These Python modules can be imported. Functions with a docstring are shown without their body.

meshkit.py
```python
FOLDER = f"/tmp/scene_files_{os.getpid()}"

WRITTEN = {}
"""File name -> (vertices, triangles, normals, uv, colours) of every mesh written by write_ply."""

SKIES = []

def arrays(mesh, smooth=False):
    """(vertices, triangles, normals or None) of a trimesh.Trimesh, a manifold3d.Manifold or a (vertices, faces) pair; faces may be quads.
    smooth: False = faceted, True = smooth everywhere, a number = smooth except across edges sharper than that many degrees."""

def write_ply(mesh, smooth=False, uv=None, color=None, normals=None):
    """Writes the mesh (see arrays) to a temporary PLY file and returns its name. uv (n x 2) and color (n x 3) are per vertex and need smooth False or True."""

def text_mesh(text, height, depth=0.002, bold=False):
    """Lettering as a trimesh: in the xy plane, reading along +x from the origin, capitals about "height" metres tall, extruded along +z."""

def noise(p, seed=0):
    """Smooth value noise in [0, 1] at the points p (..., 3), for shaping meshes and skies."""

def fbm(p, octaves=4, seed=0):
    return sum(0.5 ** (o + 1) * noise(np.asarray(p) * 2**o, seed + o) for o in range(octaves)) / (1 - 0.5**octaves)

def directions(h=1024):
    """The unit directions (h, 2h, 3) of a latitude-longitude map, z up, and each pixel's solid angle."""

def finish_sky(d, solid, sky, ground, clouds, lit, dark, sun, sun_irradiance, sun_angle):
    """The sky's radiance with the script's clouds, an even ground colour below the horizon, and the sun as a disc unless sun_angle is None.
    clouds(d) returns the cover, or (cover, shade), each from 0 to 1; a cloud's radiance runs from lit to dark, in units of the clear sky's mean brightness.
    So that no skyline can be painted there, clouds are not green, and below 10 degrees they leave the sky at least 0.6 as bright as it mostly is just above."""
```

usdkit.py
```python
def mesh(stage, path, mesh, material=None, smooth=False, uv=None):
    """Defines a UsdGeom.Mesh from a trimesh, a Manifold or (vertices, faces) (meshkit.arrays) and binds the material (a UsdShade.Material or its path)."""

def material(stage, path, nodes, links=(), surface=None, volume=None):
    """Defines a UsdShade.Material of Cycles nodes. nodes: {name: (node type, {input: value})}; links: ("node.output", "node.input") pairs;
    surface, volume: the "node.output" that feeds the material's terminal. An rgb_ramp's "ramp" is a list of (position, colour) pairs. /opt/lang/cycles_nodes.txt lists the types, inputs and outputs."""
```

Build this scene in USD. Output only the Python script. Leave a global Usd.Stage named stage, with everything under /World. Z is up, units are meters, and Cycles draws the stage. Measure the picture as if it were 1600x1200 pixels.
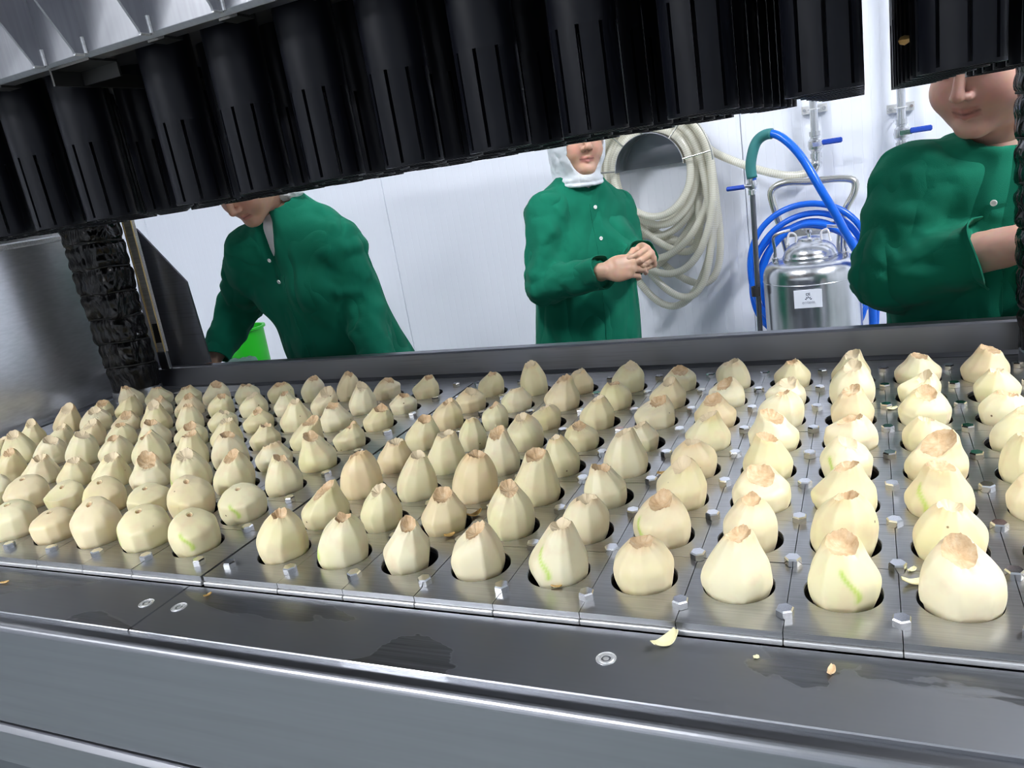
import math, random
import numpy as np, trimesh, usdkit, meshkit
from pxr import Usd, UsdGeom, UsdShade, Gf, Sdf, Vt
from shapely.geometry import Point, Polygon, box as sbox
stage = Usd.Stage.CreateInMemory()
UsdGeom.SetStageUpAxis(stage, UsdGeom.Tokens.z); UsdGeom.SetStageMetersPerUnit(stage, 1.0)
UsdGeom.Xform.Define(stage, '/World'); UsdGeom.Scope.Define(stage, '/World/Looks')
PI = math.pi
# ---------------------------------------------------------------- camera, light, exposure
D = 1.05                                   # height of the tray deck
CAMPOS = np.array([.7844, -.6816, D + .4514]); F_PX = 1221.5
def cam_rot(pitch, yaw, roll):             # rows: right, down, forward
    fw = np.array([math.sin(yaw)*math.cos(pitch), math.cos(yaw)*math.cos(pitch), -math.sin(pitch)])
    r = np.array([math.cos(yaw), -math.sin(yaw), 0]); d = np.cross(fw, r); c, s = math.cos(roll), math.sin(roll)
    return np.array([c*r + s*d, -s*r + c*d, fw])
CR = cam_rot(.2712, -.4514, .1649)
cam = UsdGeom.Camera.Define(stage, '/World/camera')
m = Gf.Matrix4d(1.0)
for i, row in enumerate((CR[0], -CR[1], -CR[2])): m.SetRow(i, Gf.Vec4d(*map(float, row), 0))
m.SetRow(3, Gf.Vec4d(*map(float, CAMPOS), 1)); cam.AddTransformOp().Set(m)
cam.CreateHorizontalApertureAttr(36.0); cam.CreateVerticalApertureAttr(27.0)
cam.CreateFocalLengthAttr(36.0 * F_PX / 1600); cam.CreateClippingRangeAttr(Gf.Vec2f(.02, 60))
cam.GetPrim().CreateAttribute('exposure', Sdf.ValueTypeNames.Float).Set(0.55)
cam.CreateExposureAttr(0.55)
LAMPS = [  # x, y, half length x, half length y, strength: the tubes on the ceiling
    (-.95, -1.86, .60, .10, 88.0), (-.35, .40, .09, .30, 92.0), (2.2, .60, .09, .60, 96.0),
    (2.9, -2.2, .60, .09, 10.0), (-3.0, -1.8, .60, .09, 14.0), (-3.2, .6, .09, .6, 8.0)]
CEIL = 2.95
def at(px, py, **k):                       # the point seen at a place of the photograph, on the plane x, y or z = value
    (ax, v), = k.items(); i = 'xyz'.index(ax)
    r = CR.T @ np.array([(px - 800) / F_PX, (py - 600) / F_PX, 1]); t = (v - CAMPOS[i]) / r[i]
    return CAMPOS + t * r
# ---------------------------------------------------------------- helpers
used = {}
def path(name, parent):
    base = (parent.GetPath().pathString if parent is not None else '/World') + '/'
    n = used.get(base + name, 0); used[base + name] = n + 1
    return base + (name if n == 0 else f'{name}_{n:03d}')
def tag(p, label=None, cat=None, group=None, kind=None):
    p = p.GetPrim() if hasattr(p, 'GetPrim') else p
    for k, v in (('label', label), ('category', cat), ('group', group), ('kind', kind)):
        if v: p.SetCustomDataByKey(k, v)
    return p
def thing(name, label, cat, loc=(0, 0, 0), rz=0, group=None, kind=None):
    x = UsdGeom.Xform.Define(stage, path(name, None)); x.AddTranslateOp().Set(Gf.Vec3d(*map(float, loc)))
    if rz: x.AddRotateZOp().Set(float(rz))
    return tag(x.GetPrim(), label, cat, group, kind)
def obj(name, mesh, mat, parent=None, smooth=30, tint=None, uv=None, label=None):
    if isinstance(mesh, list): mesh = trimesh.util.concatenate(mesh)
    if tint is not None or uv is not None: smooth = True
    g = usdkit.mesh(stage, path(name, parent), mesh, mat, smooth=smooth, uv=uv)
    if tint is not None:
        UsdGeom.PrimvarsAPI(g).CreatePrimvar('tint', Sdf.ValueTypeNames.Color3fArray, 'vertex').Set(Vt.Vec3fArray.FromNumpy(np.asarray(tint, np.float32)))
    if label: tag(g, label)
    return g.GetPrim()
def struct(name, mesh, mat, parent=None, smooth=30):
    p = obj(name, mesh, mat, parent, smooth)
    if parent is None: tag(p, kind='structure')
    return p
def box(x0, x1, y0, y1, z0, z1):
    b = trimesh.creation.box((x1 - x0, y1 - y0, z1 - z0)); b.apply_translation(((x0+x1)/2, (y0+y1)/2, (z0+z1)/2)); return b
def rbox(x0, x1, y0, y1, z0, z1, r=.002):            # bevelled box
    pts = [(x, y, z) for x0_, x1_ in ((x0, x1),) for a, b, c in ((r, r, 0), (r, 0, r), (0, r, r))
           for x in (x0_ + a, x1_ - a) for y in (y0 + b, y1 - b) for z in (z0 + c, z1 - c)]
    return trimesh.convex.convex_hull(np.array(pts))
def prism(poly, h, z0=0):
    e = trimesh.creation.extrude_polygon(poly, h, engine='earcut'); e.apply_translation((0, 0, z0)); return e
def frame_of(t):
    a = np.cross(t, [0, 0, 1.0] if abs(t[2]) < .9 else [1.0, 0, 0]); a /= np.linalg.norm(a); return a, np.cross(t, a)
def tube(pts, r, n=10, cap=True, closed=False):
    p = np.asarray(pts, float); r = np.broadcast_to(np.asarray(r, float), (len(p),))
    t = np.gradient(p, axis=0)
    if closed: t = np.roll(p, -1, 0) - np.roll(p, 1, 0)
    t /= np.linalg.norm(t, axis=1, keepdims=True) + 1e-12
    a, _ = frame_of(t[0]); A = []
    for k in range(len(p)):
        a = a - t[k] * (a @ t[k]); a /= np.linalg.norm(a); A.append(a)
    A = np.array(A); B = np.cross(t, A); ang = np.arange(n) * 2 * PI / n
    v = (p[:, None] + r[:, None, None] * (np.cos(ang)[None, :, None] * A[:, None] + np.sin(ang)[None, :, None] * B[:, None])).reshape(-1, 3)
    f = []; L = len(p)
    for i in range(L if closed else L - 1):
        i2 = (i + 1) % L
        for j in range(n):
            j2 = (j + 1) % n; f += [(i*n+j, i*n+j2, i2*n+j2), (i*n+j, i2*n+j2, i2*n+j)]
    if cap and not closed:
        v = np.vstack([v, p[0], p[-1]]); c0, c1 = L*n, L*n + 1
        for j in range(n):
            j2 = (j + 1) % n; f += [(c0, j2, j), (c1, (L-1)*n + j, (L-1)*n + j2)]
    return trimesh.Trimesh(v, np.array(f), process=False)
def spline(pts, n=60, closed=False):
    from scipy.interpolate import CubicSpline
    p = np.asarray(pts, float)
    if closed: p = np.vstack([p, p[:1]])
    s = np.r_[0, np.cumsum(np.linalg.norm(np.diff(p, axis=0), axis=1))]
    cs = CubicSpline(s, p, bc_type='periodic' if closed else 'natural')
    return cs(np.linspace(0, s[-1], n + closed))[:n]
def lathe(prof, loc=(0, 0, 0), n=48):
    e = trimesh.creation.revolve(np.asarray(prof, float), sections=n); e.apply_translation(loc)
    if e.volume < 0: e.invert()
    return e
def cyl(p0, p1, r, n=20): return tube([p0, p1], r, n)
def hexbolt(x, y, z, r=.0085, h=.0062, a=0.):       # hexagon head with a chamfered top, on a thin washer face
    ang = a + np.arange(6) * PI / 3; R = []
    for q, zz in ((1, 0), (1, h * .8), (.86, h)):
        R += [(q*r*math.cos(t), q*r*math.sin(t), zz) for t in ang]
    e = trimesh.convex.convex_hull(np.array(R)); e.apply_translation((x, y, z)); return e
# ---- implicit surfaces for the figures
def rc(p, a, b, ra, rb):
    a, b = np.asarray(a, float), np.asarray(b, float); d = b - a; t = np.clip(((p - a) @ d) / (d @ d), 0, 1)
    return np.linalg.norm(p - a - t[:, None] * d, axis=1) - (ra + t * (rb - ra))
def ell(p, c, r, R=None):
    q = p - np.asarray(c, float)
    if R is not None: q = q @ np.asarray(R).T
    r = np.asarray(r, float); k0 = np.linalg.norm(q / r, axis=1); k1 = np.linalg.norm(q / r**2, axis=1)
    return k0 * (k0 - 1) / np.maximum(k1, 1e-9)
def smin(a, b, k): h = np.clip(.5 + .5 * (b - a) / k, 0, 1); return b + (a - b) * h - k * h * (1 - h)
def smax(a, b, k): return -smin(-a, -b, k)
def nets(fn, lo, hi, h):                             # naive surface nets
    lo, hi = np.asarray(lo, float), np.asarray(hi, float); n = np.ceil((hi - lo) / h).astype(int) + 1
    G = np.stack(np.meshgrid(*[lo[i] + h * np.arange(n[i]) for i in range(3)], indexing='ij'), -1)
    P = G.reshape(-1, 3); V = np.concatenate([fn(P[i:i+200000]) for i in range(0, len(P), 200000)]).reshape(n)
    V = np.where(np.abs(V) < 1e-9, 1e-9, V); S = V < 0
    acc = np.zeros((*(n + 1), 3)); cnt = np.zeros(n + 1); edges = []    # cell (i,j,k) is stored at +1
    for ax in range(3):
        sl0 = [slice(None)]*3; sl1 = [slice(None)]*3; sl0[ax] = slice(0, -1); sl1[ax] = slice(1, None)
        idx = np.argwhere(S[tuple(sl0)] != S[tuple(sl1)])
        if not len(idx): continue
        a = V[tuple(idx.T)]; j = idx.copy(); j[:, ax] += 1; b = V[tuple(j.T)]
        pos = G[tuple(idx.T)].copy(); pos[:, ax] += h * a / (a - b)
        o1, o2 = (ax + 1) % 3, (ax + 2) % 3; cells = []
        for d1, d2 in ((0, 0), (1, 0), (1, 1), (0, 1)):
            c = idx + 1; c[:, o1] -= d1; c[:, o2] -= d2; cells.append(c)
            np.add.at(acc, tuple(c.T), pos); np.add.at(cnt, tuple(c.T), 1)
        edges.append((cells, a < 0))
    ids = np.full(n + 1, -1); on = cnt > 0; ids[on] = np.arange(on.sum()); v = acc[on] / cnt[on][:, None]; F = []
    for cells, neg in edges:
        q = np.stack([ids[tuple(c.T)] for c in cells], 1); q = np.where(neg[:, None], q, q[:, ::-1]); F += [q[:, [0, 1, 2]], q[:, [0, 2, 3]]]
    return trimesh.Trimesh(v, np.vstack(F), process=False)
def noisy(mesh, amp, scale, seed=0, ridge=True):
    n = np.array(mesh.vertex_normals); q = meshkit.fbm(np.array(mesh.vertices) * np.asarray(scale) + 50, 3, seed)
    q = np.abs(2*q - 1) * 2 - .45 if ridge else 2*q - 1
    mesh.vertices = np.array(mesh.vertices) + n * (amp * np.clip(q, -1, 1))[:, None]; return mesh
# ---------------------------------------------------------------- materials
def mat(name, nodes, links, surface='p.BSDF', volume=None):
    return usdkit.material(stage, '/World/Looks/' + name, nodes, links, surface=surface, volume=volume)
def plain(name, col, rough=.5, metal=0., **k):
    return mat(name, {'p': ('principled_bsdf', {'base_color': col, 'roughness': rough, 'metallic': metal, **k})}, [])
def steel(name, col, rough, stretch=(6, 260, 260), var=.10, bump=.02, blotch=5.0, metal=1.0, cv=.03):
    return mat(name, {
        'g': ('geometry', {}), 'm': ('mapping', {'scale': stretch}), 'n': ('noise_texture', {'scale': 1.0, 'detail': 3.0}),
        'n2': ('noise_texture', {'scale': blotch, 'detail': 4.0}),
        'r': ('map_range', {'from_min': .3, 'from_max': .7, 'to_min': rough - var/2, 'to_max': rough + var}),
        'add': ('mix', {'fac': .5}), 'b': ('bump', {'strength': bump * 10, 'distance': .0006}),
        'c': ('mix', {'color1': tuple((1 - cv)*c for c in col), 'color2': tuple((1 + cv)*c for c in col)}),
        'p': ('principled_bsdf', {'metallic': metal})},
        [('g.position', 'm.vector'), ('m.vector', 'n.vector'), ('g.position', 'n2.vector'), ('n.fac', 'add.color1'), ('n2.fac', 'add.color2'),
         ('add.color', 'r.value'), ('r.result', 'p.roughness'), ('n.fac', 'c.fac'), ('c.color', 'p.base_color'), ('n.fac', 'b.height'), ('b.normal', 'p.normal')])
M = {}
M['deck'] = steel('deck_steel', (.47, .47, .475), .27, (12, 420, 420), var=.03, bump=.003, metal=.93)
M['deck_b'] = steel('deck_steel_b', (.45, .455, .465), .29, (12, 420, 420), var=.03, bump=.003, metal=.93)
M['edge'] = steel('edge_steel', (.78, .78, .79), .30, metal=.6)
M['panel'] = steel('panel_steel', (.33, .335, .36), .33, (4, 4, 90), var=.02, bump=.0008, cv=.01, blotch=2.0)
M['side'] = steel('side_steel', (.80, .81, .84), .25, (60, 40, 160), var=.02, bump=.0005, blotch=4.0, metal=.80, cv=.012)
M['dark'] = steel('dark_steel', (.20, .205, .23), .36)
M['plate'] = steel('head_steel', (.37, .375, .40), .34, (200, 200, 6), var=.04, bump=.004)
M['tank'] = steel('tank_steel', (.70, .71, .73), .22, (30, 30, 3), var=.05, bump=.001)
M['bolt'] = plain('bolt_steel', (.75, .75, .77), .16, 1.0)
M['wire'] = plain('wire_steel', (.72, .70, .64), .22, 1.0)
M['brass'] = plain('rail_edge', (.62, .47, .22), .35, .6)
M['black'] = mat('black_plastic', {'g': ('geometry', {}), 'n': ('noise_texture', {'scale': 9.0, 'detail': 3.0}), 'r': ('map_range', {'to_min': .30, 'to_max': .40}),
    'p': ('principled_bsdf', {'specular_ior_level': .18, 'base_color': (.0035, .004, .0065)})}, [('g.position', 'n.vector'), ('n.fac', 'r.value'), ('r.result', 'p.roughness')])
M['liner'] = plain('black_liner', (.012, .012, .013), .30)
M['film'] = mat('black_film', {'g': ('geometry', {}), 'mp': ('mapping', {'scale': (1, 1, .45), 'rotation': (.4, .3, 0)}), 'n': ('noise_texture', {'scale': 26.0, 'detail': 2.5, 'distortion': .8}), 'b': ('bump', {'strength': .7, 'distance': .03}), 'p': ('principled_bsdf', {'base_color': (.004, .004, .0045), 'roughness': .15, 'specular_ior_level': .3})},
    [('g.position', 'mp.vector'), ('mp.vector', 'n.vector'), ('n.fac', 'b.height'), ('b.normal', 'p.normal')])
M['band'] = plain('black_band', (.008, .008, .008), .6)
# ledge plate: dry brushed steel with smears of juice (own shape, shinier)
M['ledge'] = mat('ledge_steel', {
    'g': ('geometry', {}), 'm': ('mapping', {'scale': (7, 260, 260)}), 'n': ('noise_texture', {'scale': 1.0, 'detail': 3.0}),
    'm2': ('mapping', {'scale': (3.2, 7, 1), 'location': (.35, .2, 0)}), 's': ('noise_texture', {'scale': 1.3, 'detail': 5.0, 'distortion': .6}),
    't': ('map_range', {'from_min': .49, 'from_max': .505, 'to_min': .40, 'to_max': .22, 'clamp': True}),
    'ct': ('map_range', {'from_min': .49, 'from_max': .505, 'to_min': 0., 'to_max': 1., 'clamp': True}),
    'r': ('math', {'math_type': 'multiply_add', 'value2': .10}), 'b': ('bump', {'strength': .05, 'distance': .0006}),
    'c': ('mix', {'color1': (.29, .30, .325), 'color2': (.38, .39, .41)}),
    'p': ('principled_bsdf', {'metallic': .95})},
    [('g.position', 'm.vector'), ('m.vector', 'n.vector'), ('g.position', 'm2.vector'), ('m2.vector', 's.vector'), ('s.fac', 't.value'), ('s.fac', 'ct.value'),
     ('n.fac', 'r.value1'), ('t.result', 'r.value3'), ('r.value', 'p.roughness'), ('ct.result', 'c.fac'), ('c.color', 'p.base_color'), ('n.fac', 'b.height'), ('b.normal', 'p.normal')])
# peeled flesh
M['flesh'] = mat('pear_flesh', {
    'g': ('geometry', {}), 'o': ('object_info', {}), 'n': ('noise_texture', {'scale': 38.0, 'detail': 4.0}), 'n1': ('noise_texture', {'scale': 14.0, 'detail': 2.0}),
    'v': ('voronoi_texture', {'scale': 46.0, 'randomness': 1.0}), 'dot': ('map_range', {'from_min': .045, 'from_max': .09, 'to_min': 1.0, 'to_max': 0.0, 'clamp': True}),
    'sp': ('separate_color', {}), 'pick': ('math', {'math_type': 'greater_than', 'value2': .80}), 'dm': ('math', {'math_type': 'multiply'}),
    'rnd': ('rgb_ramp', {'ramp': [(0, (.86, .75, .46)), (.35, (.86, .78, .49)), (.7, (.88, .80, .56)), (1, (.85, .69, .42))]}),
    'gr': ('map_range', {'from_min': .56, 'from_max': .72, 'to_min': 0, 'to_max': .38, 'clamp': True}),
    'c1': ('mix', {'color2': (.74, .72, .30)}), 'pk': ('map_range', {'from_min': .50, 'from_max': .75, 'to_min': 0, 'to_max': .45, 'clamp': True}),
    'c2': ('mix', {'color2': (.78, .55, .36)}), 'c3': ('mix', {'color2': (.20, .12, .05)}),
    'at': ('attribute', {'attribute': 'tint'}), 'c4': ('mix', {'mix_type': 'multiply', 'fac': 1.0}),
    'b': ('bump', {'strength': .25, 'distance': .001}),
    'p': ('principled_bsdf', {'roughness': .46, 'specular_ior_level': .35, 'subsurface_weight': .12, 'subsurface_radius': (.9, .6, .25), 'subsurface_scale': .006})},
    [('g.position', 'n.vector'), ('g.position', 'n1.vector'), ('g.position', 'v.vector'), ('o.random', 'rnd.fac'), ('rnd.color', 'c1.color1'), ('n1.fac', 'gr.value'), ('gr.result', 'c1.fac'),
     ('c1.color', 'c2.color1'), ('n.fac', 'pk.value'), ('pk.result', 'c2.fac'), ('c2.color', 'c3.color1'), ('v.distance', 'dot.value'), ('v.color', 'sp.color'), ('sp.r', 'pick.value1'),
     ('pick.value', 'dm.value1'), ('dot.result', 'dm.value2'), ('dm.value', 'c3.fac'), ('c3.color', 'c4.color1'), ('at.color', 'c4.color2'), ('c4.color', 'p.base_color'), ('n.fac', 'b.height'), ('b.normal', 'p.normal')])
M['scar'] = mat('stem_scar', {'g': ('geometry', {}), 'n': ('noise_texture', {'scale': 120.0, 'detail': 4.0}), 'c': ('rgb_ramp', {'ramp': [(.25, (.56, .35, .18)), (.5, (.70, .49, .28)), (.75, (.78, .62, .41))]}),
    'b': ('bump', {'strength': .8, 'distance': .002}), 'p': ('principled_bsdf', {'roughness': .6})},
    [('g.position', 'n.vector'), ('n.fac', 'c.fac'), ('c.color', 'p.base_color'), ('n.fac', 'b.height'), ('b.normal', 'p.normal')])
M['scar_pale'] = plain('stem_scar_pale', (.80, .66, .44), .55)
M['peel'] = plain('peel_scrap', (.76, .70, .42), .5); M['seed'] = plain('brown_scrap', (.52, .32, .10), .5)
def cloth(name, col, weave=900):
    return mat(name, {'g': ('geometry', {}), 'n': ('noise_texture', {'scale': float(weave), 'detail': 2.0}), 'n2': ('noise_texture', {'scale': 9.0, 'detail': 4.0}),
        'c': ('mix', {'color1': tuple(.82*c for c in col), 'color2': tuple(min(1, 1.15*c) for c in col)}), 'b': ('bump', {'strength': .35, 'distance': .0012}), 'mx': ('mix', {'fac': .5}),
        'mp': ('mapping', {'scale': (1.0, 1.0, .55), 'rotation': (.5, .3, .2)}), 'n3': ('noise_texture', {'scale': 9.0, 'detail': 1.2, 'distortion': .5}), 'rg': ('math', {'math_type': 'absolute'}), 'sh': ('math', {'math_type': 'subtract', 'value2': .5}), 'b2': ('bump', {'strength': .6, 'distance': .10}),
        'p': ('principled_bsdf', {'roughness': .85, 'sheen_weight': .04, 'specular_ior_level': .1})},
        [('g.position', 'n.vector'), ('g.position', 'n2.vector'), ('n.fac', 'mx.color1'), ('n2.fac', 'mx.color2'), ('mx.color', 'c.fac'), ('c.color', 'p.base_color'), ('n.fac', 'b.height'), ('g.position', 'mp.vector'), ('mp.vector', 'n3.vector'), ('n3.fac', 'sh.value1'), ('sh.value', 'rg.value1'), ('rg.value', 'b2.height'), ('b.normal', 'b2.normal'), ('b2.normal', 'p.normal')])
M['coat'] = cloth('green_cotton', (.006, .150, .088))
M['coat_in'] = cloth('green_cotton_inside', (.012, .14, .09))
M['hood'] = cloth('white_knit', (.70, .73, .78)); M['white'] = cloth('white_cotton', (.74, .73, .75)); M['cap'] = cloth('white_fleece', (.78, .80, .83), 300)
M['skin'] = mat('skin', {'at': ('attribute', {'attribute': 'tint'}), 'g': ('geometry', {}), 'n': ('noise_texture', {'scale': 60.0, 'detail': 4.0}), 'c': ('mix', {'mix_type': 'multiply', 'fac': .25}),
    'p': ('principled_bsdf', {'roughness': .42, 'specular_ior_level': .4, 'subsurface_weight': .12, 'subsurface_radius': (1, .35, .2), 'subsurface_scale': .006})},
    [('g.position', 'n.vector'), ('at.color', 'c.color1'), ('n.color', 'c.color2'), ('c.color', 'p.base_color')])
M['eye'] = plain('eye_white', (.75, .72, .68), .15); M['iris'] = plain('iris_brown', (.05, .025, .015), .1)
M['button'] = plain('button_pearl', (.78, .80, .78), .2); M['shoe'] = plain('white_rubber', (.7, .7, .7), .5)
M['blue'] = plain('blue_pvc', (.006, .13, .72), .26); M['teal'] = plain('teal_sleeve', (.035, .20, .20), .5); M['handle'] = plain('blue_handle', (.012, .06, .42), .4)
M['hose'] = mat('clear_pvc', {'t': ('transparent_bsdf', {'color': (.93, .92, .86)}), 'at': ('attribute', {'attribute': 'tint'}), 'p': ('principled_bsdf', {'roughness': .20, 'specular_ior_level': .7}), 'mx': ('mix_closure', {'fac': .62})},
    [('at.color', 'p.base_color'), ('t.BSDF', 'mx.closure1'), ('p.BSDF', 'mx.closure2')], surface='mx.closure')
M['wall'] = mat('wall_sheet', {'g': ('geometry', {}), 's': ('separate_xyz', {}), 'k': ('math', {'math_type': 'multiply', 'value2': 31.0}), 'fr': ('math', {'math_type': 'pingpong', 'value2': .5}),
    'r': ('map_range', {'from_min': 0., 'from_max': .07, 'to_min': 0., 'to_max': 1., 'clamp': True}), 'b': ('bump', {'strength': .22, 'distance': .002}),
    'n': ('noise_texture', {'scale': 2.0}), 'c': ('mix', {'color1': (.79, .82, .91), 'color2': (.83, .86, .95)}), 'p': ('principled_bsdf', {'roughness': .42, 'specular_ior_level': .35})},
    [('g.position', 's.vector'), ('s.x', 'k.value1'), ('k.value', 'fr.value1'), ('fr.value', 'r.value'), ('r.result', 'b.height'), ('b.normal', 'p.normal'), ('g.position', 'n.vector'), ('n.fac', 'c.fac'), ('c.color', 'p.base_color')])
M['sheet'] = plain('wall_white', (.80, .82, .86), .5)
M['ceil'] = plain('ceiling_white', (.80, .81, .83), .6)
M['floor'] = mat('floor_epoxy', {'g': ('geometry', {}), 'n': ('noise_texture', {'scale': 14.0, 'detail': 5.0}), 'c': ('mix', {'color1': (.20, .23, .23), 'color2': (.27, .30, .30)}), 'p': ('principled_bsdf', {'roughness': .5})},
    [('g.position', 'n.vector'), ('n.fac', 'c.fac'), ('c.color', 'p.base_color')])
M['label'] = plain('label_white', (.74, .77, .86), .4); M['ink'] = plain('label_ink', (.05, .07, .12), .5); M['ink2'] = plain('label_ink_grey', (.30, .33, .42), .5)
M['green'] = plain('green_plastic', (.012, .42, .012), .4); M['bag'] = mat('clear_bag', {'t': ('transparent_bsdf', {'color': (.8, .95, .93)}), 'p': ('principled_bsdf', {'base_color': (.42, .60, .60), 'roughness': .2}), 'mx': ('mix_closure', {'fac': .7})}, [('t.BSDF', 'mx.closure1'), ('p.BSDF', 'mx.closure2')], surface='mx.closure')
M['flange'] = plain('flange_steel', (.05, .05, .048), .45, .8)
M['rub'] = plain('gasket', (.015, .015, .016), .6)
def lamp_mat(i, s): return mat(f'lamp_{i}', {'e': ('emission', {'color': (.95, .97, 1.0), 'strength': s})}, [], surface='e.emission')
# ---------------------------------------------------------------- the room
X0, X1, Y0, Y1 = -5.0, 5.0, -3.6, 2.42
struct('floor', box(X0, X1, Y0, Y1, -.1, 0), M['floor']); struct('ceiling', box(X0, X1, Y0, Y1, CEIL, CEIL + .1), M['ceil'])
struct('wall_front', box(X0, X1, Y0 - .1, Y0, 0, CEIL), M['sheet'])
struct('wall_left', box(X0 - .1, X0, Y0 - .1, Y1 + .1, 0, CEIL), M['sheet']); struct('wall_right', box(X1, X1 + .1, Y0 - .1, Y1 + .1, 0, CEIL), M['sheet'])
wb = tag(UsdGeom.Xform.Define(stage, path('wall_back', None)), kind='structure')
obj('core', box(X0, X1, Y1 + .012, Y1 + .1, 0, CEIL), M['sheet'], wb)
js = [X0, -3.77, -2.70, -1.20, .37, 1.80, 3.23, 4.66, X1]
for a, b in zip(js, js[1:]): obj('panel', rbox(a + .0012, b - .0012, Y1, Y1 + .03, 0, CEIL, .002), M['wall'], wb)
struct('trim_1', rbox(X0 + .01, X1 - .01, Y1 - .02, Y1 - .001, .005, .12, .004), M['sheet'])
for i, (x, y, hx, hy, s) in enumerate(LAMPS):
    L = thing('ceiling_lamp', 'white tubular ceiling lamp overhead, outside the picture', 'lamp', (x, y, CEIL), group='ceiling lamps')
    obj('lamp_body', rbox(-hx - .03, hx + .03, -hy - .03, hy + .03, -.05, -.001, .006), M['ceil'], L)
    obj('diffuser', rbox(-hx, hx, -hy, hy, -.066, -.0505, .004), lamp_mat(i, s), L)
# ---------------------------------------------------------------- the peeling machine
rng = np.random.default_rng(7)
PY = .09687
def colx(side, k):          # hole centre: k = 0 .. 9 away from the seam between the two trays
    return .05 + .1*k if side > 0 else -.108 - .1013*k
mach = thing('peeling_machine', 'stainless steel peeling machine whose long bench carries the fruit trays', 'machine', (0, 0, 0))
def face(prof, x0, x1):     # a folded sheet: (y, z) polyline swept along x, 3 mm thick
    from shapely.geometry import LineString
    p = LineString(prof).buffer(.0015, cap_style=2, join_style=1, quad_segs=4); e = prism(p, x1 - x0)
    v = np.array(e.vertices); e.vertices = np.c_[v[:, 2] + x0, v[:, 0], v[:, 1]]
    if e.volume < 0: e.invert()
    return e
MX0, MX1 = -1.235, 1.19
arc = [(-.147 + .008*math.cos(t), 1.0235 + .008*math.sin(t)) for t in np.linspace(PI/2, PI, 8)]
obj('front_panel', face([(-.095, 1.0245), (-.118, 1.0245), (-.126, 1.0315)] + arc + [(-.155, .872)], MX0, MX1), M['panel'], mach)
obj('lower_rail', face([(-.150, .868), (-.160, .868), (-.165, .863), (-.166, .812), (-.150, .806)], MX0, MX1), M['panel'], mach)
obj('lower_skirt', box(MX0, MX1, -.148, -.145, .45, .81), M['dark'], mach)
obj('base_pan', box(MX0, MX1, -.14, .86, .915, .925), M['dark'], mach)
obj('back_panel', box(MX0, MX1, .905, .912, .45, 1.02), M['panel'], mach)
for x in (MX0, MX1 - .004): obj('end_panel', box(x, x + .004, -.14, .90, .45, 1.0), M['panel'], mach)
for x in (MX0 + .05, MX1 - .05):
    for y in (-.09, .85):
        obj('leg', rbox(x - .03, x + .03, y - .03, y + .03, .04, .915, .004), M['panel'], mach); obj('foot', lathe([(0, 0), (.035, 0), (.035, .012), (.014, .03), (.014, .05), (0, .05)], (x, y, 0), 24), M['rub'], mach)
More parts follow.
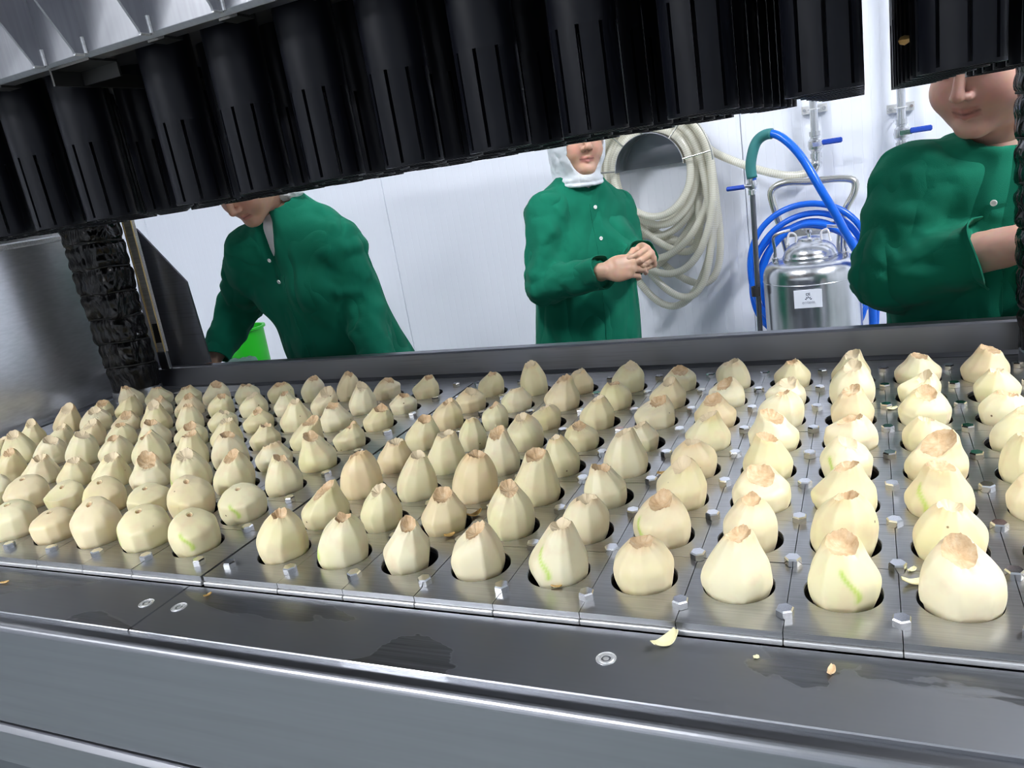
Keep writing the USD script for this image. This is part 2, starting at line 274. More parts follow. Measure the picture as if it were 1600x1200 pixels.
# ledge plates with their countersunk screws
LZ = D - .012
def csk(x, y):
    return lathe([(0, .0002), (.0028, .0002), (.0030, -.002), (.0045, -.002), (.0050, .0006), (.0072, .0007), (.0080, .0001), (.0090, .0001), (.0094, .0009), (.0100, .0006), (.0102, -.003), (0, -.003)], (x, y, LZ), 28)
def ledge(x0, x1):
    w = rbox(x0, x1, -.1345, -.0335, LZ - .008, LZ, .0012)
    return w
obj('ledge_plate', ledge(MX0 + .02, -.0462), M['ledge'], mach)
obj('ledge_plate', ledge(-.0452, MX1 - .02), M['ledge'], mach)
obj('ledge_support', box(MX0 + .02, MX1 - .02, -.118, -.05, .93, LZ - .009), M['dark'], mach)
for x in (-.0742, -.0165, .5436, -.66, 1.09): obj('countersunk_screw', csk(x, -.0805), M['edge'], mach)
# back gutter, rim
obj('back_ledge', rbox(-1.13, 1.12, .803, .868, D - .012, D - .004, .001), M['deck'], mach)
obj('back_rim', face([(.858, D - .004), (.872, D + .001), (.876, D + .050), (.880, D + .053), (.902, D + .053), (.905, D + .02)], -1.235, 1.19), M['dark'], mach)
obj('gutter_plate', prism(Polygon([(-.965, .812), (-.70, .812), (-.72, .866), (-.95, .866)]), .002, D - .003), M['edge'], mach)
obj('tray_border', rbox(-1.16, -1.096, -.03, .86, D - .012, D - .002, .001), M['deck_b'], mach)
obj('tray_border', rbox(1.036, 1.12, -.03, .80, D - .012, D - .002, .001), M['deck_b'], mach)
# side panel of bright steel with its folded top rail, standing left of the trays
obj('side_skirt', rbox(-1.225, -1.19, -.32, .86, D - .035, D - .006, .003), M['dark'], mach)
obj('side_panel', rbox(-1.236, -1.228, -.32, .87, D - .035, 1.497, .002), M['side'], mach)
obj('side_rail', [rbox(-1.262, -1.222, -.32, .855, 1.496, 1.512, .004), rbox(-1.262, -1.236, -.32, .855, 1.519, 1.527, .003), rbox(-1.258, -1.240, -.30, .84, 1.511, 1.520, .001)], M['edge'], mach)
obj('service_box', [rbox(-1.50, -1.34, .05, .86, .9, 1.70, .006)], M['side'], mach)
obj('service_hinge', [cyl((-1.335, .80, 1.52), (-1.335, .80, 1.62), .008), rbox(-1.342, -1.337, .70, .85, 1.5, 1.64, .002)], M['brass'], mach)
# bracket plate behind the covered column
v = [at(x, y, y=.905) for x, y in ((240, 580), (200, 358), (213, 357), (292, 440), (330, 566))]
pl = Polygon([(p[0], p[2]) for p in v]); e = prism(pl, .005); q = np.array(e.vertices); e.vertices = np.c_[q[:, 0], .903 + q[:, 2], q[:, 1]]
if e.volume < 0: e.invert()
obj('bracket_plate', e, M['dark'], mach)
# ---------------------------------------------------------------- the two trays
def tray(side, label):
    T = thing('fruit_tray', label, 'tray', (0, 0, 0), group='trays of the peeling machine')
    xs = [(-.0245 if k == 0 else colx(1, k) - .05) for k in range(10)] + [1.032] if side > 0 else [-.0285] + [colx(-1, k) - .0507 for k in range(9)] + [-1.090]
    ys = [-.028] + [PY*j for j in range(1, 8)] + [.8005]
    for j in range(8):
        for k in range(10):
            a, b = sorted((xs[k], xs[k+1])); a += .0004; b -= .0004; y0, y1 = ys[j] + .0004, ys[j+1] - .0004
            cx, cy = colx(side, k), (j + .5)*PY; z = D + rng.uniform(-.0003, .0002)
            c = Point(cx, cy).buffer(.0362, quad_segs=12)
            pp = prism(sbox(a, y0, b, y1).difference(Point(cx, cy).buffer(.0368, quad_segs=12)), .0012, z - .0012)
            lo = prism(sbox(a, y0, b, y1).difference(c), .0058, z - .007)
            obj('tray_plate', [pp, lo], M['deck'] if (j + k) % 3 else M['deck_b'], T)
    for k in range(10):
        a, b = sorted((xs[k], xs[k+1])); obj('edge_bar', rbox(a + .0004, b - .0004, -.0305, -.006, D - .0135, D - .0078, .0008), M['edge'], T)
    for j in range(9):
        for k in range(11):
            x = (-.002 if k == 0 else xs[k]) if side > 0 else (-.058 if k == 0 else xs[k])
            if side < 0 and k > 0: x = colx(-1, k - 1) - .0507
            if side > 0 and k > 0: x = colx(1, k - 1) + .05
            if side < 0 and k == 0: x = -.0573
            y = j*PY if j < 8 else .775
            obj('hex_bolt', hexbolt(x, y, D + .0001, r=.0088, h=.0085, a=rng.uniform(0, 1.05)), M['bolt'], T, smooth=False)
    for j in range(8):
        for k in range(10):
            cx, cy = colx(side, k), (j + .5)*PY
            obj('holder_cup', lathe([(.0366, -.0072), (.0366, -.0300), (.0335, -.0305), (.0335, -.0350), (.0300, -.0355), (.0300, -.0450), (0, -.0450), (0, -.0480), (.0395, -.0480), (.0395, -.0072), (.0366, -.0072)], (cx, cy, D), 28), M['liner'], T)
    return T
tray(1, 'right steel fruit tray of eighty holes filled with peeled pears')
tray(-1, 'left steel fruit tray with the round fruit in its front corner')
# ---------------------------------------------------------------- the press head above: black slotted cups under a steel frame
head = thing('press_head', 'raised press head with rows of black slotted cups under a steel frame', 'machine head', (0, 0, 0))
CZ0, CZ1, CZS, CYO = D + .4667, 1.703, 1.609, .0145
def cup():
    ro, ri, N = .0312, .0268, 9; ps = []
    def sector(a0, a1, n, z0, z1):
        t = np.linspace(a0, a1, n + 1); o = np.c_[ro*np.cos(t), ro*np.sin(t)]; i = np.c_[ri*np.cos(t), ri*np.sin(t)]
        return prism(Polygon(np.vstack([o, i[::-1]])), z1 - z0, z0)
    g = .0018/ro; H_ = CZ1 - CZ0
    for k in range(N):
        a = 2*PI*k/N - PI/2 + .12; ps.append(sector(a + g, a + 2*PI/N - g, 4, .003, CZS - CZ0))
    ring = Polygon(Point(0, 0).buffer(ro, quad_segs=9).exterior, [Point(0, 0).buffer(ri, quad_segs=9).exterior.coords])
    ps.append(prism(ring, .003, 0)); ps.append(prism(ring, CZ1 - CZS, CZS - CZ0)); ps.append(prism(Point(0, 0).buffer(ri + .001, quad_segs=6), .004, H_ - .006))
    return trimesh.util.concatenate(ps)
CUP = cup()
for side in (1, -1):
    for j in range(8):
        for k in range(10):
            c = CUP.copy(); t = rng.uniform(-.10, .10); cc, ss = math.cos(t), math.sin(t)
            v = np.array(c.vertices); c.vertices = np.c_[v[:, 0]*cc - v[:, 1]*ss + colx(side, k) + .004, v[:, 0]*ss + v[:, 1]*cc + (j + .5)*PY + CYO, v[:, 2] + CZ0]
            obj('slotted_cup', c, M['black'], head, smooth=35)
obj('mount_plate', box(-1.16, 1.10, .0, .83, 1.7035, 1.715), M['dark'], head)
obj('front_plate', face([(.012, 1.687), (-.006, 1.687), (-.010, 1.691), (-.010, 2.02)], -1.16, 1.10), M['plate'], head)
gx = [.014 + .1*k for k in range(11)] + [-.053 - .1013*k for k in range(11)]
for x in gx:
    g = Polygon([(-.0115, 1.688), (-.0255, 1.688), (-.0262, 1.692), (-.0575, 1.7445), (-.135, 1.874), (-.135, 1.96), (-.0115, 1.96)])
    e = prism(g, .003); q = np.array(e.vertices); e.vertices = np.c_[x - .0015 + q[:, 2], q[:, 0], q[:, 1]]
    if e.volume < 0: e.invert()
    G = obj('gusset', e, M['plate'], head)
    obj('weld_bead', [tube([(x + .003, -.0125, 1.689), (x + .003, -.0125, 1.706)], .0022, 8), tube([(x, -.013, 1.6885), (x, -.0255, 1.6885)], .0018, 8)], M['edge'], G)
obj('top_plate', rbox(-1.16, 1.10, -.14, .86, 1.961, 1.971, .002), M['plate'], head)
# the cross channel between the two cup blocks and the small flanges under the front plate
obj('cross_channel', [box(-.053, .013, -.008, .03, 1.6835, 1.6865), box(-.053, -.050, -.008, .79, 1.6675, 1.6835), box(-.047, .013, .0285, .0315, 1.668, 1.6835)], M['flange'], head)
for x in gx[1:10] + gx[12:20]: obj('flange', box(x - .012, x + .012, -.006, .02, 1.683, 1.6865), M['flange'], head)
tag(obj('fruit_scrap', noisy(lathe([(0, -.004), (.004, -.003), (.0055, 0), (.004, .003), (0, .004)], n=12), .001, 200, 3), M['seed']), 'dab of yellow fruit pulp stuck to a black cup', 'fruit scrap')
UsdGeom.Xformable(stage.GetPrimAtPath('/World/fruit_scrap')).AddTranslateOp().Set(Gf.Vec3d(*map(float, at(1415, 62, x=.8215) - [.001, 0, 0])))
# ---------------------------------------------------------------- lift columns wrapped in black film
def column(x0, x1, y, zt, w0, w1, seed, label):
    C = thing('lift_column', label, 'machine column', (0, 0, 0), group='lift columns of the press head')
    zb = D - .004; n = 130; ang = np.linspace(0, 2*PI, 96, endpoint=False); zz = np.linspace(zb + .028, zt, n); V = []
    bands = np.arange(zb + .095, zt, .067)
    for i, z in enumerate(zz):
        u = (z - zb)/(zt - zb); r = w0 + (w1 - w0)*u; cx = x0 + (x1 - x0)*u
        db = np.min(np.abs(bands - z)); r = r*(1 - .05*math.exp(-(db/.006)**2)) + .003*math.sin(PI*min(db/.033, 1))
        sq = 1/np.maximum(np.abs(np.cos(ang))**4 + np.abs(np.sin(ang))**4, 1e-6)**.25
        p = np.c_[np.cos(ang)*2.8, np.sin(ang)*2.8, np.full(96, z*13)]
        cr = np.abs(2*meshkit.fbm(p + seed, 3, seed) - 1) - .2; lf = meshkit.noise(p*[1, 1, .5] + 9, seed + 5) - .5
        tl = .004*np.sin(3*ang + z*20)
        rr = r*(.55 + .45*sq) + .007*cr*min(1, db/.012 + .15) + .004*lf
        V.append(np.c_[cx + rr*np.cos(ang), y + .8*rr*np.sin(ang), np.full(96, z) + tl])
    V = np.vstack(V); f = []
    for i in range(n - 1):
        for j in range(96):
            j2 = (j + 1) % 96; f += [(i*96+j, i*96+j2, (i+1)*96+j2), (i*96+j, (i+1)*96+j2, (i+1)*96+j)]
    cov = obj('film_cover', trimesh.Trimesh(V, np.array(f), process=False), M['film'], C, smooth=24)
    for b in bands:
        u = (b - zb)/(zt - zb); r = (w0 + (w1 - w0)*u)*.955; cx = x0 + (x1 - x0)*u
        sq = 1/np.maximum(np.abs(np.cos(ang))**4 + np.abs(np.sin(ang))**4, 1e-6)**.25; rr = r*(.55 + .45*sq) + .003
        obj('tie_band', tube(np.c_[cx + rr*np.cos(ang), y + .8*rr*np.sin(ang), b + .006*np.sin(ang + seed)], .0022, 6, closed=True), M['band'], C)
    obj('column_core', lathe([(0, zb), (w0*.6, zb), (w0*.6, zt), (0, zt)], (x0, y, 0), 20), M['dark'], C)
    obj('base_collar', lathe([(0, zb), (w0*1.02, zb), (w0*1.02, zb + .026), (w0*.98, zb + .030), (0, zb + .030)], (x0, y, 0), 40), M['tank'], C)
    return C
column(-1.084, -1.082, .80, 1.80, .064, .082, 3, 'lift column wrapped in tied black film by the bright side panel')
column(1.077, 1.077, .80, 1.80, .070, .088, 11, 'lift column wrapped in black film at the right picture edge')
# guide rail beside the left column
R_ = thing('guide_rail', 'flat steel guide rail with brass edges beside the black wrapped column', 'rail', (0, 0, 0))
def slab(pts, y, th):
    e = prism(Polygon([(p[0], p[2]) for p in pts]), th); q = np.array(e.vertices); e.vertices = np.c_[q[:, 0], y + q[:, 2], q[:, 1]]
    if e.volume < 0: e.invert()
    return e
rail = [(-1.036, 0, 1.70), (-1.003, 0, 1.70), (-1.020, 0, D + .102), (-1.050, 0, D + .102)]
obj('rail_bar', slab(rail, .872, .010), M['edge'], R_)
for (xa, xb) in ((-1.036, -1.050), (-1.003, -1.020)):
    obj('brass_edge', tube([(xa, .870, 1.70), (xb, .870, D + .102)], .0022, 8), M['brass'], R_)
obj('rail_slot', slab([(-1.040, 0, 1.235), (-1.016, 0, 1.235), (-1.021, 0, 1.180), (-1.044, 0, 1.180)], .8695, .002), M['rub'], R_)
obj('rail_foot', rbox(-1.052, -1.018, .868, .878, D + .053, D + .104, .001), M['plate'], R_)
# ---------------------------------------------------------------- the fruit
DATA = """L10,16,698,493,268;L9,9,781,507,123;L8,-38,741,580,296;L7,-75,675,402,101;L6,-39,761,498,322;R1,33,703,598,67;R2,32,675,585,99;R3,-6,623,556,111;R4,-17,658,523,54;R5,40,694,616,85;R6,29,682,492,10;R7,-8,721,627,58;R8,8,677,574,8;R9,34,729,546,-21
L10,23,701,443,93;L9,-8,736,542,244;L8,24,665,395,211;L7,-38,709,485,191;L6,-19,630,375,70;L5,-158,800,500,143;L4,-148,752,433,366;R1,24,712,494,68;R2,6,586,537,38;R3,6,625,468,28;R4,-3,625,578,43;R5,42,599,493,69;R6,-4,681,487,15;R7,9,621,543,43;R8,-22,710,618,43;R9,-2,714,524,9
L10,23,636,564,26;L9,-28,711,592,62;L8,-32,745,610,7;L7,-41,721,505,-2;L6,-81,742,575,182;L5,-86,677,476,66;L4,-116,709,549,176;L3,-153,806,641,255;R1,15,674,639,26;R2,18,660,644,124;R3,5,674,649,116;R4,-17,704,653,60;R5,0,590,472,-32;R6,34,683,530,51;R7,42,719,403,12;R8,-14,719,517,32;R9,-16,723,560,16;R10,-9,779,398,-74
L10,-1,699,567,-51;L9,41,663,424,-1;L8,-17,682,615,97;L7,12,702,609,66;L6,-24,772,629,14;L5,-23,689,567,83;L4,-41,694,614,132;L3,-49,712,533,182;L2,-90,730,628,-87;L1,-201,762,525,437;R1,35,612,489,91;R2,22,634,617,81;R3,29,603,610,-16;R4,34,573,541,-39;R5,32,674,594,13;R6,1,668,462,25;R7,7,668,533,16;R8,-13,642,447,26;R9,26,807,445,25;R10,-89,642,540,-6
L10,11,598,403,96;L9,6,665,479,156;L8,6,608,426,104;L7,8,663,535,89;L6,21,694,422,54;L5,-37,684,536,43;L4,-36,702,504,113;L3,-65,733,516,166;L2,-105,574,452,146;L1,-96,663,542,145;R1,18,617,504,105;R2,45,488,501,22;R3,17,644,509,-22;R4,70,541,360,-14;R5,114,533,369,-13;R6,31,660,499,54;R7,-12,721,473,-6;R8,50,695,388,-6;R9,-43,651,383,-18;R10,-148,574,508,134
L10,16,633,386,103;L9,20,676,491,-2;L8,45,694,596,74;L7,-4,671,393,66;L6,-4,660,396,146;L5,9,633,554,52;L4,-44,721,592,83;L3,-65,648,362,70;L2,-112,740,494,53;L1,-162,677,580,131;R1,11,618,493,76;R2,62,518,394,-4;R3,105,537,334,2;R4,-19,599,465,37;R5,-11,698,403,82;R6,-12,665,413,-14;R7,-9,694,500,59;R8,22,621,521,6;R9,-5,702,450,27;R10,-38,595,400,49
L10,29,587,337,59;L9,49,616,566,71;L8,1,617,453,131;L7,-40,633,458,4;L6,16,692,438,47;L5,26,603,464,132;L4,22,709,462,57;L3,17,662,391,32;L2,-45,692,517,141;L1,-66,641,373,124;R1,77,627,384,57;R2,62,635,406,52;R3,-36,691,552,84;R4,48,636,453,10;R5,-7,674,441,64;R6,43,654,359,-17;R7,-2,677,368,52;R8,35,758,579,20;R9,-25,623,378,78;R10,38,650,461,-4
L10,60,603,418,120;L9,89,618,396,129;L8,-19,559,591,124;L7,-20,587,507,101;L6,26,632,416,73;L5,-33,630,406,8;L4,-14,692,470,110;L3,3,690,421,29;L2,-18,705,453,60;L1,-70,651,492,-63;R1,49,553,443,90;R2,20,565,599,-24;R3,9,602,419,13;R4,6,673,477,110;R5,79,606,345,12;R6,-8,624,478,-10;R7,29,629,439,23;R8,-21,654,519,33;R9,6,783,433,29;R10,-17,738,499,68"""
ORD = ['first', 'second', 'third', 'fourth', 'fifth', 'sixth', 'seventh', 'eighth', 'ninth', 'tenth']
GREEN = {(1, 'L10'), (1, 'L9'), (2, 'L10'), (1, 'R8'), (3, 'L8'), (2, 'R6'), (1, 'R5'), (3, 'R9'), (1, 'R2'), (4, 'R8')}
BIGTOP = {(1, 'R8'): .50, (1, 'R2'): .36, (3, 'R9'): .46, (2, 'R8'): .42, (3, 'R7'): .52, (1, 'R7'): .40, (2, 'R7'): .40, (3, 'R8'): .45, (1, 'R9'): .46, (5, 'R8'): .55, (2, 'R1'): .58,
          (4, 'R9'): .62, (7, 'R6'): .5, (6, 'R10'): .5, (3, 'R4'): .48, (3, 'R3'): .44, (5, 'L9'): .55, (4, 'L8'): .42, (3, 'L9'): .44, (4, 'L10'): .40, (4, 'L7'): .45, (8, 'R5'): .55, (1, 'R6'): .42, (1, 'R1'): .34, (4, 'R10'): .42}
def pear(r, c, dX, W, H, ox):
    side = 1 if c[0] == 'R' else -1; k = int(c[1:]) - 1 if side > 0 else 10 - int(c[1:])
    rs = np.random.default_rng(1000*r + 37*int(c[1:]) + (5 if side > 0 else 0)); rnd = r <= 2 and side < 0
    cx, cy = colx(side, k) + np.clip(dX, -.002, .002), (r - .5)*PY - .0018
    W = min(W, .076 if rnd else .0725); R = W/2; H = H - (.001 if rnd else .004); nt = 72
    th = np.arange(nt)*2*PI/nt; N = int(rs.integers(9, 13))
    fa = np.arange(N)*2*PI/N + rs.uniform(-.16, .16, N) + rs.uniform(0, 6); fd = rs.uniform(.905, .99, N)
    def facet(tw):
        q = np.cos(th[:, None] - fa[None] - tw); return np.min(np.where(q > .2, fd[None]/np.maximum(q, .2), 9), axis=1)
    ft = BIGTOP.get((r, c), rs.uniform(.33, .50)); zb = -.0345
    zs = list(np.linspace(zb, 0, 6)) + list(np.linspace(.004, H, 19)); rad = []; mid = .022 if rnd else .014
    cone = rs.random() < .55; e1 = rs.uniform(1.35, 1.8) if cone else rs.uniform(1.9, 2.6); con = rs.uniform(.05, .14) if cone else rs.uniform(0, .05)
    for z in zs:
        if rnd:
            u = (z - mid)/((H - mid) if z > mid else (mid - zb)*.86); f = (1 - abs(u)**2.5*(.80 if z > mid else .97))**.62 if abs(u) < 1 else .15
        elif z < mid: f = math.sqrt(max(1 - ((mid - z)/.042)**2, .05))
        else:
            u = (z - mid)/(H - mid); f = 1 - (1 - ft)*u**e1 - con*math.sin(PI*u)**2*u
        rad.append(f*R)
    rad = np.array(rad); lim = np.array([.0338 if z < .003 else 9 for z in zs]); rad = np.minimum(rad, lim)
    tilt = rs.uniform(-.2, .2, 2) + (np.array([-.26, .36]) if rnd else np.array([rs.uniform(-.10, .10) - .10*(side < 0), .15])); V = []; jag = rs.uniform(-1, 1, nt); jag = sum(np.roll(jag, q_) for q_ in range(9))/9*1.9
    tw = rs.uniform(-.15, .15); lox, loy = (ox*.0 if rnd else ox), (0 if rnd else rs.uniform(-.003, .004))
    for z, ra in zip(zs, rad):
        u = max(0, (z - mid)/(H - mid)); p = facet(tw*u); w = 1 if z > -.02 else .6
        rr = ra*(1 - .92*w + .92*w*p); lump = meshkit.noise(np.c_[np.cos(th)*1.3, np.sin(th)*1.3, np.full(nt, z*40)] + 17*r + k*3, 3) - .5
        rr = np.minimum(rr*(1 + .10*lump), .0340 if z < .003 else 9)
        x, y = rr*np.cos(th), rr*np.sin(th); zz = np.full(nt, z)
        if rnd: zz = zz + u**1.5*(x*tilt[0] + y*tilt[1])*1.0
        else: zz = zz + u**3*(x*tilt[0]*1.6 + y*tilt[1]*1.6 + 0) + u**14*jag*.0036
        V.append(np.c_[x + lox*u**1.25, y + loy*u, zz])
    n = len(V); base = V[-1]; V.append(base*[1, 1, 1] + (base.mean(0) - base)*[.10, .10, 0] + [0, 0, .0006 if rnd else .0010])
    n += 1; Vf = np.vstack(V); f = []
    for i in range(n - 1):
        for j in range(nt):
            j2 = (j + 1) % nt; f += [(i*nt+j, i*nt+j2, (i+1)*nt+j2), (i*nt+j, (i+1)*nt+j2, (i+1)*nt+j)]
    Vf = np.vstack([Vf, [0, 0, zb]]); f += [(len(Vf) - 1, (j + 1) % nt, j) for j in range(nt)]
    tint = np.ones((len(Vf), 3))
    if (r, c) in GREEN:                                    # a strip of skin the knife missed
        a0 = {(1, 'R8'): -1.35, (3, 'R9'): -2.3}.get((r, c), rs.uniform(-2.4, -1.0)); A = np.arctan2(Vf[:, 1], Vf[:, 0])
        g = np.exp(-((np.angle(np.exp(1j*(A - a0 - .25*np.sin(Vf[:, 2]*120))))/.10)**2))*np.clip((Vf[:, 2] - .006)/.004, 0, 1)*np.clip((.75*H - Vf[:, 2])/.004, 0, 1)
        tint = tint*(1 - g[:, None]) + g[:, None]*np.array([.62, .88, .25])
    if not rnd:                                            # browned rim
        g = np.clip((Vf[:, 2] - .86*H)/(.14*H), 0, 1)*rs.uniform(.2, .8); tint = tint*(1 - g[:, None]) + g[:, None]*np.array([.93, .76, .62])
    top = V[-1]; cen = top.mean(0); S = [top]; deep = (.007 if rnd else rs.uniform(.003, .008)); rr0 = .46 if rnd else 1
    if rnd: # shoulder dips inward to a small cored hollow
        f2 = []; sh = [cen + (top - cen)*[q, q, 1] + [0, 0, dz] for q, dz in ((.97, .0004), (.92, -.0002), (.84, -.0018))]
        off = len(Vf); Vf = np.vstack([Vf] + sh); tint = np.vstack([tint, np.ones((3*nt, 3))]); prev = (n - 1)*nt
        for q in range(3):
            cur = off + q*nt
            for j in range(nt): j2 = (j + 1) % nt; f += [(prev+j, prev+j2, cur+j2), (prev+j, cur+j2, cur+j)]
            prev = cur
        top = sh[-1]; cen = top.mean(0); S = [top]
    for q, dz in ((.86, .35), (.62, .75), (.34, 1.0)):
        nz = meshkit.noise(np.c_[top[:, :2]*q*160, np.full(nt, r*7 + k)], 5) - .5
        S.append(cen + (top - cen)*[q, q, q**2.2] + np.c_[0*nz, 0*nz, -deep*dz + .0014*nz])
    Sv = np.vstack(S + [[cen + [0, 0, -deep]]]); sf = []
    for i in range(3):
        for j in range(nt): j2 = (j + 1) % nt; sf += [(i*nt+j, i*nt+j2, (i+1)*nt+j2), (i*nt+j, (i+1)*nt+j2, (i+1)*nt+j)]
    sf += [(3*nt + j, 3*nt + (j + 1) % nt, 4*nt) for j in range(nt)]
    look = 'round' if rnd else ('tall' if H > .053 else 'short' if H < .038 else 'medium')
    look2 = ' with cored hollow' if rnd else (' with broad tan top' if ft > .45 else ' with narrow top' if ft < .37 else '')
    if (r, c) in GREEN: look = 'green-streaked ' + look
    T = thing('peeled_pear', f"{look} pear{look2}, {ORD[r-1]} row, {ORD[k]} hole {'right' if side > 0 else 'left'} of tray seam", 'pear', (cx, cy, D), group='peeled pears in the tray holes')
    obj('flesh', trimesh.Trimesh(Vf, np.array(f), process=False), M['flesh'], T, tint=tint)
    obj('stem_scar', trimesh.Trimesh(Sv, np.array(sf), process=False), M['scar_pale' if (not rnd and (r, c) not in BIGTOP and rs.random() < .5) else 'scar'], T, smooth=True)
have = set()
for r, line in enumerate(DATA.strip().split('\n'), 1):
    for ent in line.split(';'):
        c, *v = ent.split(','); pear(r, c, *[float(x)*1e-4 for x in v]); have.add((r, c))
for r, c in ((1, 'R10'), (2, 'R10'), (1, 'L5'), (1, 'L4'), (2, 'L3'), (3, 'L2')): pear(r, c, 0, .066, .048, .004)
# scraps of peel and pulp
def scrap(px, py, L, Wd, a, mt, label, z=D, curl=.6, seed=1):
    p = at(px, py, z=z); n = 12; u = np.linspace(0, 1, n); V = []
    for i in range(n):
        w = Wd*math.sin(PI*(.12 + .8*u[i]))**.7; zz = .0012 + L*curl*.28*(2*u[i] - 1)**2
        for s in (-1, -.5, 0, .5, 1):
            V.append(((u[i] - .5)*L, s*w/2, zz + .15*w*s*s + .001*meshkit.noise(np.array([i*.6, s*2, seed]), seed)))
    V = np.array(V); f = [(i*5+j, i*5+j+1, (i+1)*5+j+1, (i+1)*5+j) for i in range(n-1) for j in range(4)]
    f = np.array(f); t = np.vstack([f[:, [0, 1, 2]], f[:, [0, 2, 3]]]); m_ = trimesh.Trimesh(V, t, process=False); nn = np.array(m_.vertex_normals)
    k_ = len(V); ring = [i*5 for i in range(n)] + [(n-1)*5+j for j in range(1, 5)] + [i*5+4 for i in range(n-2, -1, -1)] + [3, 2, 1]
    rf = [(ring[i], ring[(i+1) % len(ring)], ring[(i+1) % len(ring)] + k_) for i in range(len(ring))] + [(ring[i], ring[(i+1) % len(ring)] + k_, ring[i] + k_) for i in range(len(ring))]
    m2 = trimesh.Trimesh(np.vstack([V, V + nn*.0011]), np.vstack([t[:, ::-1], t + k_, np.array(rf)]), process=False)
    m2.apply_transform(trimesh.transformations.rotation_matrix(a, (0, 0, 1))); m2.apply_translation((0, 0, -m2.vertices[:, 2].min()))
    X = thing('peel_scrap', label, 'peel scrap', (p[0], p[1], z + .0002), group='scraps of peel on the steel'); obj('peel', m2, mt, X)
for a_ in ((1040, 1006, .030, .014, 1.0, M['peel'], 'large curled pale peel scrap with a green tip on the front ledge', LZ, .9), (1299, 1050, .013, .006, 1.4, M['scar'], 'small tan peel chip on the right of the front ledge', LZ),
           (325, 931, .010, .004, 1.1, M['seed'], 'orange seed-like scrap on the ledge near the plate joint', LZ), (1182, 1028, .005, .004, .3, M['peel'], 'tiny white crumb on the ledge between the peel scraps', LZ, .2),
           (742, 806, .022, .009, .9, M['seed'], 'brown twisted peel scrap behind the fourth front pear', D, .9), (1432, 912, .026, .010, .3, M['peel'], 'pale peel curl at the hole rim left of the front right pear', D, .8),
           (870, 917, .012, .006, .1, M['seed'], 'orange crumb at the front rim of the fifth front hole', D, .4), (1036, 741, .016, .009, .2, M['seed'], 'brown pulp crumb between the fourth and fifth column holes', D, .4),
           (703, 838, .014, .008, .6, M['seed'], 'yellow pulp crumb left of the fourth front pear', D, .6), (1394, 640, .016, .007, .5, M['peel'], 'yellow peel shred beside a bolt in the back rows', D, .6),
           (8, 911, .012, .005, .4, M['seed'], 'brown crumb at the left end of the ledge', LZ, .3), (1425, 892, .010, .005, .9, M['peel'], 'thin green peel shred behind the front right pear', D, .6)):
    scrap(*a_)
